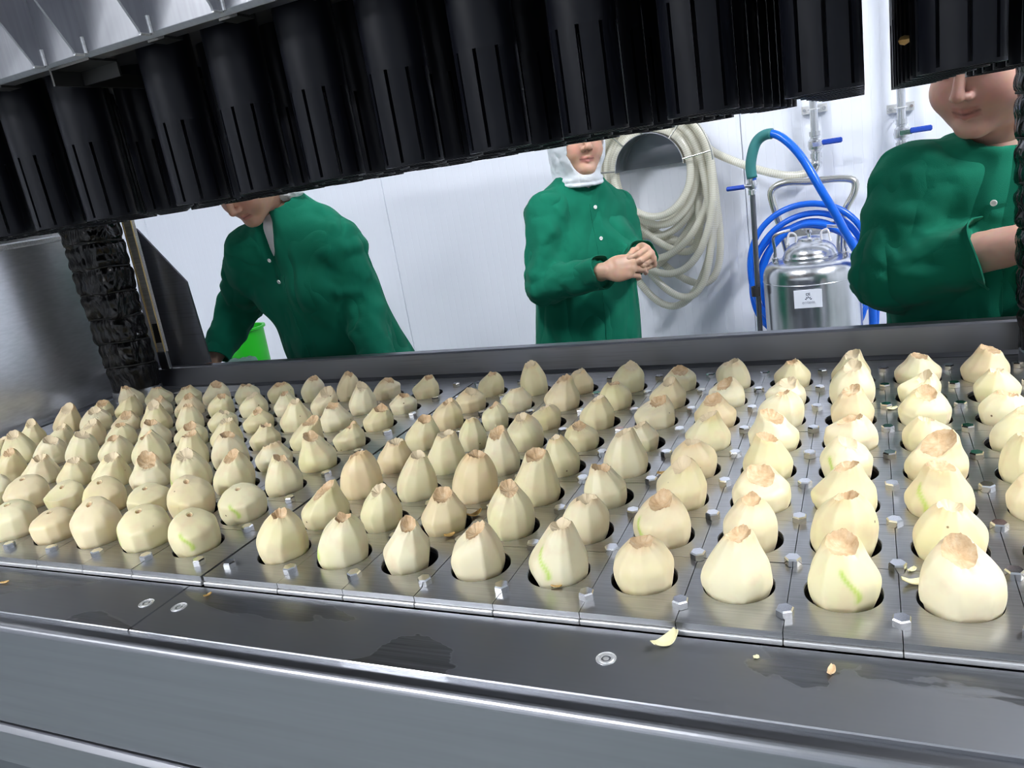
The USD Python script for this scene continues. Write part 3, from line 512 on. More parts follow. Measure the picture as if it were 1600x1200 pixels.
# ---------------------------------------------------------------- people
def axes(h, pitch=0, roll=0):              # columns: right, forward, up
    h, pitch, roll = map(math.radians, (h, pitch, roll)); F0 = np.array([math.sin(h), -math.cos(h), 0]); U0 = np.array([0, 0, 1.0]); Rg = np.cross(F0, U0)
    F = F0*math.cos(pitch) - U0*math.sin(pitch); U = U0*math.cos(pitch) + F0*math.sin(pitch)
    r2 = Rg*math.cos(roll) + U*math.sin(roll); u2 = U*math.cos(roll) - Rg*math.sin(roll)
    return np.stack([r2, F, u2], 1)
LIP = np.array([.50, .19, .16])
def head_mesh(skin, full=1.0, smile=0.):
    w = full
    def fn(p):
        q = p.copy(); q[:, 0] = np.abs(q[:, 0])
        d = ell(q, (0, -.012, .032), (.076, .096, .090)); d = smin(d, ell(q, (0, .030, -.040), (.058*w, .062, .072)), .03)
        d = smin(d, ell(q, (.034*w, .048, -.040), (.032*w, .034, .036)), .025)
        d = smin(d, rc(q, (.050*w, .000, -.070), (.012, .070, -.094), .022*w, .017), .025); d = smin(d, ell(q, (0, .078, -.096), (.020, .018, .015)), .018)
        d = smin(d, rc(q, (.012, .078, .034), (.042, .068, .030), .010, .009), .014)
        d = smax(d, -ell(q, (.033, .106, .010), (.019, .020, .013)), .012)
        d = smin(d, ell(q, (.032, .076, .010), (.0155, .0145, .0115)), .003)
        d = smin(d, rc(q, (0, .086, .018), (0, .1085, -.026), .0065, .0105), .010); d = smin(d, ell(q, (0, .108, -.030), (.0095, .009, .008)), .006)
        d = smin(d, ell(q, (.0125, .0965, -.033), (.0075, .010, .0075)), .006); d = smax(d, -ell(q, (.0065, .1035, -.0395), (.004, .006, .0035)), .002)
        d = smin(d, rc(q, (0, .0945, -.0585), (.021, .0835, -.0635 + smile), .0052, .0028), .004); d = smin(d, rc(q, (0, .0930, -.0705), (.018, .0835, -.0665 + smile), .0058, .0030), .004)
        d = smax(d, -rc(q, (0, .1005, -.0640), (.023, .0880, -.0645 + smile), .0016, .0010), .0015)
        d = smin(d, ell(q, (0, .078, -.080), (.016, .010, .006)), .008)
        e = smax(ell(q, (.078, -.012, -.004), (.012, .022, .032)), -ell(q, (.090, -.004, .0), (.009, .012, .020)), .004); d = smin(d, e, .006)
        d = smin(d, rc(q, (0, -.020, -.060), (0, -.036, -.21), .054*w, .062*w), .03); return d
    m_ = nets(fn, (-.10*max(1, w), -.125, -.20), (.10*max(1, w), .130, .130), .0032); v = m_.vertices
    tint = np.tile(skin, (len(v), 1)); ax = np.abs(v[:, 0])
    def blend(mask, col): nonlocal tint; tint = tint*(1 - mask[:, None]) + mask[:, None]*np.asarray(col)
    lz = (v[:, 2] + .0645 - smile*np.clip(ax/.02, 0, 1))
    blend(np.clip(1 - np.maximum(np.abs(lz)/.0105, ax/.025), 0, .25)*3.2*(v[:, 1] > .074), LIP)
    blend(.8*np.exp(-(lz/.0022)**2)*(ax < .024)*(v[:, 1] > .075), [.16, .05, .045])
    blend(.35*np.exp(-(((ax - .036)/.02)**2 + ((v[:, 2] + .032)/.022)**2))*(v[:, 1] > .03), [.66, .26, .22])
    blend(.85*np.exp(-((v[:, 2] - .034 - .004*np.cos(ax*70))/.0045)**2)*(ax > .012)*(ax < .052)*(v[:, 1] > .05), [.05, .03, .02])
    blend(.7*np.exp(-(np.hypot(ax - .0065, v[:, 2] + .0395)/.0035)**2)*(v[:, 1] > .09), [.10, .03, .03])
    blend(.5*np.exp(-((v[:, 2] - .0145)/.0025)**2)*(ax > .018)*(ax < .048)*(v[:, 1] > .06), [.06, .04, .03])
    return m_, tint
def place(m_, R, c, s=1.0):
    m2 = m_.copy(); m2.vertices = (np.array(m_.vertices)*s) @ R.T + np.asarray(c); return m2
def unit(v): v = np.asarray(v, float); return v/np.linalg.norm(v)
def hand_mesh(wr, d, n, up, curl, thumb, back, s=1.0, spread=1.0):
    """wr wrist, d towards the knuckles, n out of the back of the hand, up towards the thumb side; curl: per finger three bends."""
    d = unit(d); n = np.asarray(n, float); n = unit(n - d*(n @ d)); sd = np.cross(n, d); sd = sd if sd @ up > 0 else -sd
    J = []
    L = [(.042, .024, .019), (.046, .028, .020), (.043, .026, .019), (.034, .020, .017)]; off = [.027, .009, -.009, -.026]; kb = [.088, .092, .087, .078]
    for i in range(4):
        b = wr + s*(d*kb[i] + sd*off[i] + n*(.002 if i in (1, 2) else -.002)); dd = unit(d + sd*(.10, .03, -.05, -.14)[i]*spread); seg = [b]; ang = 0
        for l, c in zip(L[i], curl[i]):
            ang += math.radians(c); b = b + s*l*(dd*math.cos(ang) - n*math.sin(ang)); seg.append(b)
        J.append(seg)
    t0 = wr + s*(d*.022 + sd*.020 - n*.010); t1 = t0 + s*.042*unit(d*thumb[0] + sd*thumb[1] + n*thumb[2]); t2 = t1 + s*.032*unit(d*thumb[3] + sd*thumb[4] + n*thumb[5]); t3 = t2 + s*.024*unit(d*thumb[6] + sd*thumb[7] + n*thumb[8])
    rr = [.0092, .0096, .0090, .0080]
    def fn(p):
        D_ = rc(p, wr - np.asarray(d)*0 + np.asarray(back)*.0, wr + unit(back)*.07*s, .024*s, .028*s)
        q = np.stack([(p - wr) @ d, (p - wr) @ sd, (p - wr) @ n], 1)
        pal = ell(q, (.050*s, 0, -.001), (.052*s, .042*s, .0155*s)); pal = smin(pal, ell(q, (.030*s, .020*s, -.010*s), (.030*s, .020*s, .015*s)), .012*s); D_ = smin(D_, pal, .018*s)
        for i, seg in enumerate(J):
            r = rr[i]*s; D_ = smin(D_, rc(p, wr + s*(d*.045 + sd*off[i]*.7), seg[0], .010*s, r*1.12), .010*s)
            f = rc(p, seg[0], seg[1], r*1.08, r*.98); f = smin(f, rc(p, seg[1], seg[2], r*.98, r*.88), .003); f = smin(f, rc(p, seg[2], seg[3], r*.88, r*.72), .003); D_ = smin(D_, f, .0035)
        f = rc(p, t0, t1, .0145*s, .0105*s); f = smin(f, rc(p, t1, t2, .0105*s, .0098*s), .004); f = smin(f, rc(p, t2, t3, .0098*s, .0078*s), .003); return smin(D_, f, .006*s)
    pts = np.vstack([sum(J, []), [t1, t2, t3, wr, wr + unit(back)*.07*s]]); m_ = nets(fn, pts.min(0) - .045, pts.max(0) + .045, .0024)
    tips = [(sg[3], sg[2]) for sg in J] + [(t3, t2)]
    return m_, tips
def skin_tint(m_, skin, tips=()):
    v = np.array(m_.vertices); t = np.tile(skin, (len(v), 1)); nz = meshkit.noise(v*60, 4)[:, None]; t = t*(.93 + .14*nz)
    for a, _ in tips:
        g = np.exp(-(np.linalg.norm(v - a, axis=1)/.010)**2)[:, None]*.55; t = t*(1 - g) + g*np.array([.72, .36, .30])
    return t
def person(label, S):
    P_ = thing('person', label, 'person', (*S['foot'], 0)); o = np.array([*S['foot'], 0.0]); skin = np.array(S['skin'])
    R = axes(S['h'], S['lean'], S.get('side', 0)); nb = S['neck']; w = S['wide']
    Rh = axes(*S['face']); hs = S.get('hs', 1.0); hc = S['mouth'] - Rh @ (np.array([0, .092, -.064])*hs)
    hm, ht = head_mesh(skin, S.get('full', 1.0), S.get('smile', 0)); hm = place(hm, Rh, hc, hs)
    hip = nb + R @ np.array([0, 0, -.50]); hip2 = np.array([hip[0], hip[1], .92])
    loc = lambda p: (p - nb) @ R
    arms = S['arms']; foots = [o + axes(S['h']) @ np.array([sx*.10, 0, 0]) for sx in (1, -1)]
    # the body: trunk, legs, arms; head and hands join it at the neck and wrists
    def bf(p):
        q = loc(p); d = ell(q, (0, -.005, -.16), (.150*w, .090*w, .20)); d = smin(d, ell(q, (0, 0, -.40), (.150*w, .105*w, .20)), .06)
        d = smin(d, rc(p, nb + R @ np.array([0, -.01, -.08]), hc + Rh @ (np.array([0, -.03, -.13])*hs), .062, .052), .03)
        for a, ft, sx in zip(arms, foots, (1, -1)):
            d = smin(d, rc(p, a['s'], a['e'], .046*w, .040*w), .03); d = smin(d, rc(p, a['e'], a['w'], .040*w, a.get('rw', .027)), .015)
            hj = hip2 + R @ np.array([sx*.09, 0, 0]); kn = (hj + ft)/2 + np.array([0, 0, .06]); d = smin(d, rc(p, hj, kn, .085*w, .058), .04); d = smin(d, rc(p, kn, ft + [0, 0, .08], .058, .036), .02)
        return d
    allp = np.vstack([[nb, hc, hip2], foots] + [[a['s'], a['e'], a['w']] for a in arms]); lo, hi = allp.min(0) - .24, allp.max(0) + .12; lo[2] = .03
    bm = nets(bf, lo, hi, .014); parts = [bm, hm]; tints = [skin_tint(bm, skin), ht]
    for a in arms:
        if 'hand' in a:
            hm2, tips = hand_mesh(a['w'], **a['hand'], back=a['e'] - a['w']); parts.append(hm2); tints.append(skin_tint(hm2, skin, tips))
    m_ = trimesh.util.concatenate(parts); m_.vertices = np.array(m_.vertices) - o
    body = obj('body', m_, M['skin'], P_, tint=np.vstack(tints))
    for sx in (1, -1):
        c = hc + Rh @ (np.array([sx*.032, .0775, .010])*hs) - o
        obj('eye', lathe([(.0118*math.sin(t), -.0118*math.cos(t)) for t in np.linspace(0, PI, 13)], c, 20), M['eye'], P_, smooth=True)
        obj('iris', place(lathe([(.0055*math.sin(t), .002*math.cos(t)) for t in np.linspace(0, PI, 7)], n=16), np.stack([Rh[:, 0], -Rh[:, 2], Rh[:, 1]], 1), c + Rh @ np.array([0, .0108, -.0015])), M['iris'], P_, smooth=True)
    # the coat
    fold = S.get('fold', .007); vee = S.get('vee')
    def cf(p):
        q = loc(p); q2 = q.copy(); q2[:, 0] = np.abs(q2[:, 0])
        d = ell(q, (0, -.005, -.17), (.180*w, .118*w, .215)); d = smin(d, ell(q, (0, .015*w, -.40), (.185*w, .145*w, .27)), .08); d = smin(d, ell(q, (0, .0, -.66), (.20*w, .150*w, .30)), .08)
        d = smin(d, ell(q2, (.085*w, .075*w, -.20), (.075*w, .065*w, .07)), .05)
        for a in arms:
            s_, e, wr = a['s'], a['e'], a['w']; cu = wr + (e - wr)*a.get('cuff', .10)
            d = smin(d, rc(p, nb + R @ np.array([0, -.012, -.045]), s_, .058*w, .066*w), .05)
            fa = smin(rc(p, s_, e, .068*w, .060*w), rc(p, e, cu, .061*w, a.get('rc', .047)), .02)
            x = (p - cu) @ unit(wr - e); fa = smax(fa, x, .002); pass
            d = smin(d, fa, .018) if a.get('join', 1) else np.minimum(d, fa)
        c0 = nb + R @ np.array([0, -.008, -.03]); c1 = nb + R @ np.array([0, .004, .030 + S.get('collar', 0)])
        col = rc(p, c0, c1, .078*S.get('cw', 1), .066*S.get('cw', 1)); ax = unit(c1 - c0); col = smax(col, (p - c1) @ ax, .002); d = smin(d, col, .03)
        d = smax(d, -np.maximum(rc(p, c0 + ax*.02, c1 + ax*.08, .058*S.get('cw', 1), .060*S.get('cw', 1)), -((p - c0) @ ax) + .005), .004)
        if vee: d = smax(d, -rc(q, vee[0], vee[1], vee[2], vee[3]), .006)
        return smax(d, -(p[:, 2] - S.get('hem', .62)), .004)
    lo, hi = allp.min(0) - .23, allp.max(0) + .12; lo[2] = S.get('hem', .62) - .02; hi[2] = max(nb[2], *[a['s'][2] for a in arms]) + .12
    cm = nets(cf, lo, hi, .0085)
    v = np.array(cm.vertices); q = loc(v); n = np.array(cm.vertex_normals); rg = lambda x: np.abs(2*x - 1)*2 - .5
    tor = rg(meshkit.fbm(np.c_[q[:, 0]*9 + q[:, 2]*3, q[:, 1]*9, q[:, 2]*4] + S['seed'], 2, S['seed'])); disp = .8*tor
    for a in arms:                                        # creases ring the sleeve and gather at the elbow
        L_ = lambda A, B: np.clip(((v - A) @ (B - A))/((B - A) @ (B - A)), -.2, 1.2); near = np.minimum(rc(v, a['s'], a['e'], .075*w, .07*w), rc(v, a['e'], a['w'], .07*w, .055)); g = np.clip(1 - near/.012, 0, 1)
        ring = rg(meshkit.fbm(v*np.array([15, 15, 17]) + S['seed']*3, 2, S['seed'] + 2)); el = np.exp(-(np.linalg.norm(v - a['e'], axis=1)/.11)**2)
        disp = disp*(1 - g) + g*ring*(.7 + .9*el)
    inn = np.ones(len(v))
    for a in arms: inn *= np.clip(np.linalg.norm(v - (a['w'] + (a['e'] - a['w'])*a.get('cuff', .10)), axis=1)/.06, .15, 1)
    inn *= np.clip(np.linalg.norm(v - nb, axis=1)/.10, .2, 1)
    cm.vertices = v + n*(fold*np.clip(disp, -.6, 1.3)*inn)[:, None]
    coat = cm.copy(); coat.vertices = np.array(cm.vertices) - o; C_ = obj('coat', coat, M['coat'], P_, smooth=True)
    for a in arms:
        wr, e = a['w'], a['e']; cu = wr + (e - wr)*a.get('cuff', .10); dr = unit(wr - e); u1, u2 = frame_of(dr); r_ = a.get('rc', .047); tt_ = np.linspace(0, 2*PI, 40, endpoint=False); flare = a.get('flare', .002); V_ = []
        for sx, rr in ((-.055, r_*1.00), (-.030, r_*1.035), (-.004, r_*1.05), (.012, r_*1.04 + flare), (.014, r_*1.0 + flare), (.012, r_*.95 + flare), (-.008, r_*.93), (-.03, r_*.5)):
            rp = rr*(1 + .07*np.sin(2*tt_ + S['seed']) + .04*np.sin(5*tt_ + sx*40)); V_.append(cu + dr*sx + (rp*np.cos(tt_))[:, None]*u1 + (rp*np.sin(tt_))[:, None]*u2 + (dr*.006)*np.sin(3*tt_ + 1)[:, None]*(sx > 0))
        k_ = len(V_); f_ = [q_ for i in range(k_-1) for j in range(40) for q_ in ((i*40+j, i*40+(j+1) % 40, (i+1)*40+(j+1) % 40), (i*40+j, (i+1)*40+(j+1) % 40, (i+1)*40+j))]
        cf_ = trimesh.Trimesh(np.vstack(V_) - o, np.array(f_), process=False); obj('cuff', cf_, M['coat'], C_, smooth=40)
    # placket strip and buttons on the front of the coat
    v = np.array(cm.vertices); q = loc(v); n = np.array(cm.vertex_normals) @ R; fr = (n[:, 1] > .25) & (np.abs(q[:, 0]) < .12) & (q[:, 1] > 0)
    for a in arms: fr &= np.minimum(rc(v, a['e'], a['w'], .075*w, .07), rc(v, a['s'], a['e'], .078*w, .078*w)) > 0
    fq = q[fr]
    def front(x, z, off):
        k = np.argsort((fq[:, 0] - x)**2 + (fq[:, 2] - z)**2)[:5]; return np.array([x, fq[k, 1].mean() + off, z])
    zt = S.get('zt', -.06); zz = np.linspace(zt, -.62, 60); xs_ = (-.020, -.0195, -.012, 0, .010, .0165, .017); off = (-.004, .0018, .0022, .0024, .0022, .0018, -.004)
    G = np.array([[front(x, z, f_) for x, f_ in zip(xs_, off)] for z in zz]); G[:, :, 1] = trimesh_smooth(G[:, :, 1]); k = len(xs_)
    f = np.array([(i*k+j, (i+1)*k+j, (i+1)*k+j+1, i*k+j+1) for i in range(len(zz)-1) for j in range(k-1)]); t = np.vstack([f[:, [0, 1, 2]], f[:, [0, 2, 3]]])
    W_ = (G.reshape(-1, 3) @ R.T) + nb - o; pm = trimesh.Trimesh(W_, t, process=False)
    if (np.array(pm.face_normals) @ R[:, 1]).mean() < 0: pm.invert()
    obj('placket', pm, M['coat'], C_, smooth=40)
    for z in S['buttons']:
        g = front(0, z, .0045); i_ = int(np.argmin(np.abs(zz - z))); g[1] = G[i_, 3, 1] + .0022
        b = lathe([(0, .0022), (.003, .0018), (.0045, .0026), (.0058, .002), (.006, 0), (0, 0)], n=18)
        obj('button', place(b, np.stack([R[:, 0], -R[:, 2], R[:, 1]], 1), (R @ g) + nb - o), M['button'], C_)
    # trousers and clogs
    def tf(p):
        d = None
        for ft, sx in zip(foots, (1, -1)):
            hj = hip2 + R @ np.array([sx*.085, 0, 0]); kn = (hj + ft)/2 + np.array([0, 0, .06]); e = smin(rc(p, hj, kn, .10*w, .078), rc(p, kn, ft + [0, 0, .06], .078, .062), .03); d = e if d is None else smin(d, e, .05)
        return smax(d, .07 - p[:, 2], .003)
    pts = np.vstack([foots, [hip2]]); obj('trousers', (lambda t_: (setattr(t_, 'vertices', np.array(t_.vertices) - o), t_)[1])(noisy(nets(tf, pts.min(0) - .26, pts.max(0) + [.26, .26, .15], .016), .006, (9, 9, 5), 3)), M['white'], P_, smooth=True)
    Rf = axes(S['h'])
    for ft in foots:
        def sf(p): q = (p - ft) @ Rf; d = smin(ell(q, (0, .06, .035), (.046, .14, .04)), ell(q, (0, -.02, .05), (.042, .06, .06)), .03); return smax(d, -q[:, 2], .003)
        s_ = nets(sf, ft - .2, ft + .22, .012); s_.vertices = np.array(s_.vertices) - o; obj('clog', s_, M['shoe'], P_, smooth=True)
    # head covering, in the head's own frame
    kind = S['cover']
    if kind == 'hood':
        def hf(p):
            d = ell(p, (0, -.032, .022), (.094, .124, .112)); d = smin(d, ell(p, (0, .012, -.050), (.078, .090, .085)), .04); d = smin(d, rc(p, (0, -.048, -.075), (0, -.032, -.140), .080, .078), .03)
            d = smin(d, ell(p, (0, .040, -.118), (.050, .052, .022)), .02)
            op = ell(p, (0, .085, -.018), (.063, .075, .093)); d = smax(d, -op, .006)
            d = smin(d, np.abs(op + .001) + np.maximum(np.abs(ell(p, (0, .0, -.01), (.083, .100, .115)) - 0) - .004, 0) - .0028, .003)
            for z0, r0 in ((-.128, .064), (-.143, .066)): d = smin(d, np.hypot(np.linalg.norm((p[:, :2] - [0, .004])*[1, .82], axis=1) - r0, p[:, 2] - z0 - .25*(p[:, 1] < 0)*p[:, 1]) - .006, .008)
            return smax(d, -p[:, 2] - .165, .005)
        hm3 = noisy(nets(hf, (-.125, -.19, -.18), (.125, .14, .16), .0045), .0022, (25, 25, 30), 4)
    else:
        def hf(p):
            d = ell(p, (0, -.022, .045), (.089, .112, .092)); d = smax(d, -(p[:, 2] - .016 - .62*np.clip(p[:, 1], -.2, .2)), .01)
            b = np.hypot(np.linalg.norm((p[:, :2] - [0, -.022])*[1/.083, 1/.105], axis=1)*.094 - .094, p[:, 2] - .018 - .62*p[:, 1]) - .010
            d = smin(d, b, .010); d = smin(d, ell(p, (0, -.098, -.050), (.072, .050, .060)), .025); return smin(d, ell(p, (0, -.105, -.120), (.095, .052, .060)), .02) if S.get('nape') else d
        hm3 = noisy(nets(hf, (-.13, -.19, -.21), (.13, .13, .16), .005), .004, (35, 35, 45), 6)
    hm3 = place(hm3, Rh, hc, hs); hm3.vertices = np.array(hm3.vertices) - o; obj(kind, hm3, M['hood' if kind == 'hood' else 'cap'], P_, smooth=True)
    if S.get('nape'):
        sn = noisy(trimesh.creation.icosphere(4), .10, (2.2, 2.2, 2.2), 5); sn.apply_scale((.050, .034, .026)); sn.apply_translation(at(449, 299, y=1.125) - o); obj('cap_fold', sn, M['cap'], P_, smooth=True)
    if 'shirt' in S:
        def uf(p): q = loc(p); return smax(smin(ell(q, (0, .0, -.17), (.165*w, .105*w, .20)), rc(q, (0, .01, -.06), (0, .028, -.010), .066, .046), .03), -.30 - q[:, 2], .004)
        us = nets(uf, nb - .33, nb + .15, .010); us.vertices = np.array(us.vertices) - o; obj('undershirt', us, M['white'], P_, smooth=True)
    return P_
def trimesh_smooth(a):
    k = np.array([1, 2, 3, 2, 1.]); k /= k.sum(); b = np.pad(a, ((2, 2), (0, 0)), mode='edge'); return np.stack([np.convolve(b[:, j], k, 'valid') for j in range(a.shape[1])], 1)
OPEN = [(8, 14, 10), (12, 18, 12), (18, 24, 16), (26, 30, 20)]
S1 = dict(h=46, lean=2, side=4, face=(36, 4, 2), wide=.95, neck=at(905, 291, y=1.72), mouth=at(918, 248, y=1.63), hs=.96, skin=(.62, .37, .26), cover='hood', buttons=(-.062, -.155), seed=3, hem=.60, foot=(at(900, 300, y=1.74)[0], 1.74), zt=-.052,
          vee=((0, .085, .03), (0, .115, -.05), .040, .012), collar=.004,
          arms=[dict(s=at(853, 336, y=1.60), e=at(850, 447, y=1.52), w=at(945, 424, y=1.455), cuff=.08, hand=dict(d=(.95, -.02, .10), n=(.0, -.90, .40), up=np.array([0, 0, 1.]), curl=[(44, 30, 14), (48, 34, 14), (54, 40, 16), (60, 44, 20)], thumb=(.75, .25, -.65, .75, -.05, -.65, .8, -.1, -.5), s=.93, spread=.25)),
                dict(s=at(962, 330, y=1.845), e=at(983, 408, y=1.80), w=at(1007, 396, y=1.575), cuff=.14, rc=.040, hand=dict(s=.95, spread=.3, d=(.40, -.78, .0), n=(.90, .30, .30), up=np.array([0, 0, 1.]), curl=[(58, 44, 18), (60, 46, 20), (66, 52, 22), (70, 54, 24)], thumb=(.75, .3, -.6, .6, -.15, -.75, .4, -.2, -.85)))])
person('person in a white knitted hood and buttoned green coat, bringing both hands together', S1)
S2 = dict(h=-16, lean=4, face=(-32, 18, 2), wide=1.24, neck=at(1572, 236, y=1.13), mouth=at(1508, 178, y=1.02), hs=1.06, full=1.14, smile=.003, skin=(.64, .37, .30), cover='cap', buttons=(-.072, -.36), seed=8, hem=.60, foot=(at(1572, 240, y=1.16)[0], 1.16), fold=.009, zt=-.075, collar=-.004, cw=1.16,
          arms=[dict(s=at(1432, 288, y=1.10), e=at(1392, 428, y=1.05), w=at(1606, 378, y=.975), cuff=.34, rc=.062, flare=.010, rw=.036, hand=dict(d=(.8, -.25, .1), n=(-.1, -.8, .5), up=np.array([0, 0, 1.]), curl=OPEN, thumb=(.8, .35, -.5, .92, -.05, -.35, .95, -.1, -.2), s=1.06)),
                dict(s=at(1700, 320, y=1.17), e=at(1760, 470, y=1.14), w=at(1790, 470, y=.98), cuff=.15, rc=.060, hand=dict(d=(-.7, -.3, .1), n=(.1, -.8, .5), up=np.array([0, 0, 1.]), curl=OPEN, thumb=(.8, .35, -.5, .92, -.05, -.35, .95, -.1, -.2), s=1.06))])
person('person in a green coat with turned back cuff, face half under the black cups', S2)
S3 = dict(h=-9, lean=17, face=(2, 42, -4), wide=1.06, neck=at(448, 338, y=1.14), mouth=at(381, 339, y=1.00), hs=.98, skin=(.60, .35, .25), cover='cap', buttons=(-.075, -.14), seed=14, hem=.60, foot=(at(470, 340, y=1.16)[0] + .0, 1.24), zt=-.125, shirt=1, fold=.008,
          vee=((.010, .085, .02), (.006, .130, -.125), .034, .006), collar=.025, cw=1.04, nape=1,
          arms=[dict(s=at(392, 392, y=1.10), e=at(375, 478, y=1.16), w=at(336, 556, y=1.04), cuff=.06, hand=dict(d=(-.5, -.05, -.6), n=(-.6, -.3, .5), up=np.array([1., 0, 0]), curl=OPEN, thumb=(.8, .35, -.5, .92, -.05, -.35, .95, -.1, -.2))),
                dict(s=at(528, 384, y=1.14), e=at(570, 486, y=1.16), w=at(598, 590, y=1.04), cuff=.10, hand=dict(d=(.1, -.05, -.9), n=(.9, -.3, .1), up=np.array([-1., 0, 0]), curl=OPEN, thumb=(.8, .35, -.5, .92, -.05, -.35, .95, -.1, -.2)))])
person('person in a green coat over a white shirt, bending and looking down', S3)
# ---------------------------------------------------------------- along the back wall
def disc_seg(c, r, a0, a1, y0, y1, n=40):           # circular segment standing in the xz plane
    t = np.linspace(a0, a1, n); P2 = Polygon(np.c_[r*np.cos(t), r*np.sin(t)]); e = prism(P2, y1 - y0); q = np.array(e.vertices); e.vertices = np.c_[c[0] + q[:, 0], y0 + q[:, 2], c[1] + q[:, 1]]
    if e.volume < 0: e.invert()
    return e
hc_ = at(1022, 262, y=2.33); hx, hz = hc_[0], hc_[2]
HG = thing('hose_hanger', 'steel wire hose hanger with half drum holding the coiled clear hose', 'hose hanger', (0, 0, 0))
r0 = .128; tt = np.linspace(.02, PI - .02, 40) - .0
ring = np.vstack([np.c_[r0*np.cos(tt), r0*np.sin(tt)], np.c_[(r0 - .002)*np.cos(tt[::-1]), (r0 - .002)*np.sin(tt[::-1])]])
e = prism(Polygon(ring), .17); q = np.array(e.vertices); e.vertices = np.c_[hx + q[:, 0], 2.245 + q[:, 2], hz + q[:, 1]]
if e.volume < 0: e.invert()
obj('half_drum', e, M['tank'], HG); obj('drum_plate', disc_seg((hx, hz), r0 - .003, .02, PI - .02, 2.398, 2.404), M['dark'], HG)
for a in (8, 48, 96, 132, 176):
    a = math.radians(a); c_, s_ = math.cos(a), math.sin(a); obj('wire_spoke', tube([(hx + r0*c_, 2.25, hz + r0*s_), (hx + r0*c_, 2.240, hz + r0*s_), (hx + (r0 + .105)*c_, 2.236, hz + (r0 + .105)*s_)], .0032, 8), M['wire'], HG)
obj('wire_arc', tube([(hx + (r0 + .105)*math.cos(a), 2.235, hz + (r0 + .105)*math.sin(a)) for a in np.linspace(0, PI, 50)], .003, 8), M['wire'], HG)
def ribbed(pts, r, pitch=.0075):
    p = np.asarray(pts, float); L = np.r_[0, np.cumsum(np.linalg.norm(np.diff(p, axis=0), axis=1))]; s = np.arange(0, L[-1], pitch/2)
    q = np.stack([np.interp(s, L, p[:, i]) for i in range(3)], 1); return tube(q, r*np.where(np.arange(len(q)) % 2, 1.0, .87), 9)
hose = []
loops = [(.146, .180, .01, 0, 2.272), (.162, .215, -.01, .1, 2.300), (.178, .262, .015, -.1, 2.328), (.196, .290, .0, .2, 2.356), (.212, .345, .02, -.15, 2.290),
         (.150, .330, -.02, .45, 2.320), (.170, .400, .055, -.6, 2.350), (.188, .47, .045, .35, 2.376), (.210, .545, .05, -.1, 2.308), (.222, .40, .0, .15, 2.268),
         (.156, .250, .03, -.5, 2.340), (.182, .500, .06, .1, 2.284), (.204, .310, -.02, .6, 2.362)]
pts = []
for i, (ru, dr, sx, tw, y) in enumerate(loops):
    for t in np.linspace(0, 2*PI, 64, endpoint=False):
        a = PI/2 - t; c_, s_ = math.cos(a), math.sin(a)
        if s_ >= 0: x, z = ru*c_, ru*s_
        else:
            k_ = -s_; x = ru*c_*(1 + .05*math.sin(PI*k_)) + (sx + tw*.25*k_)*k_; z = -dr*k_**1.1
        f_ = t/(2*PI); y2 = loops[(i+1) % len(loops)][4]; pts.append((hx + x, y + (y2 - y)*max(0, (f_ - .7)/.3)*(i < 12), hz + z + .004*math.sin(i*3 + t)))
pts = np.array(pts); ker = np.ones(7)/7; pp = np.pad(pts, ((3, 3), (0, 0)), mode='edge'); pts = np.stack([np.convolve(pp[:, i], ker, 'valid') for i in range(3)], 1)
tail = spline([at(1085, 205, y=2.37), at(1108, 232, y=2.36), at(1140, 249, y=2.33), at(1185, 265, y=2.31), at(1232, 274, y=2.32), at(1262, 268, y=2.345), at(1275, 252, y=2.355)], 120)
HO = thing('spiral_hose', 'long clear ribbed hose wound in loops over the steel wall hanger', 'hose', (0, 0, 0))
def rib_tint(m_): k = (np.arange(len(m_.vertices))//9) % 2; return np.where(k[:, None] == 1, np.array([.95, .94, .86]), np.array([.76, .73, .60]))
for nm, p_ in (('hose_coil', pts), ('hose_end', tail)): rb_ = ribbed(p_, .0150); obj(nm, rb_, M['hose'], HO, tint=rib_tint(rb_))
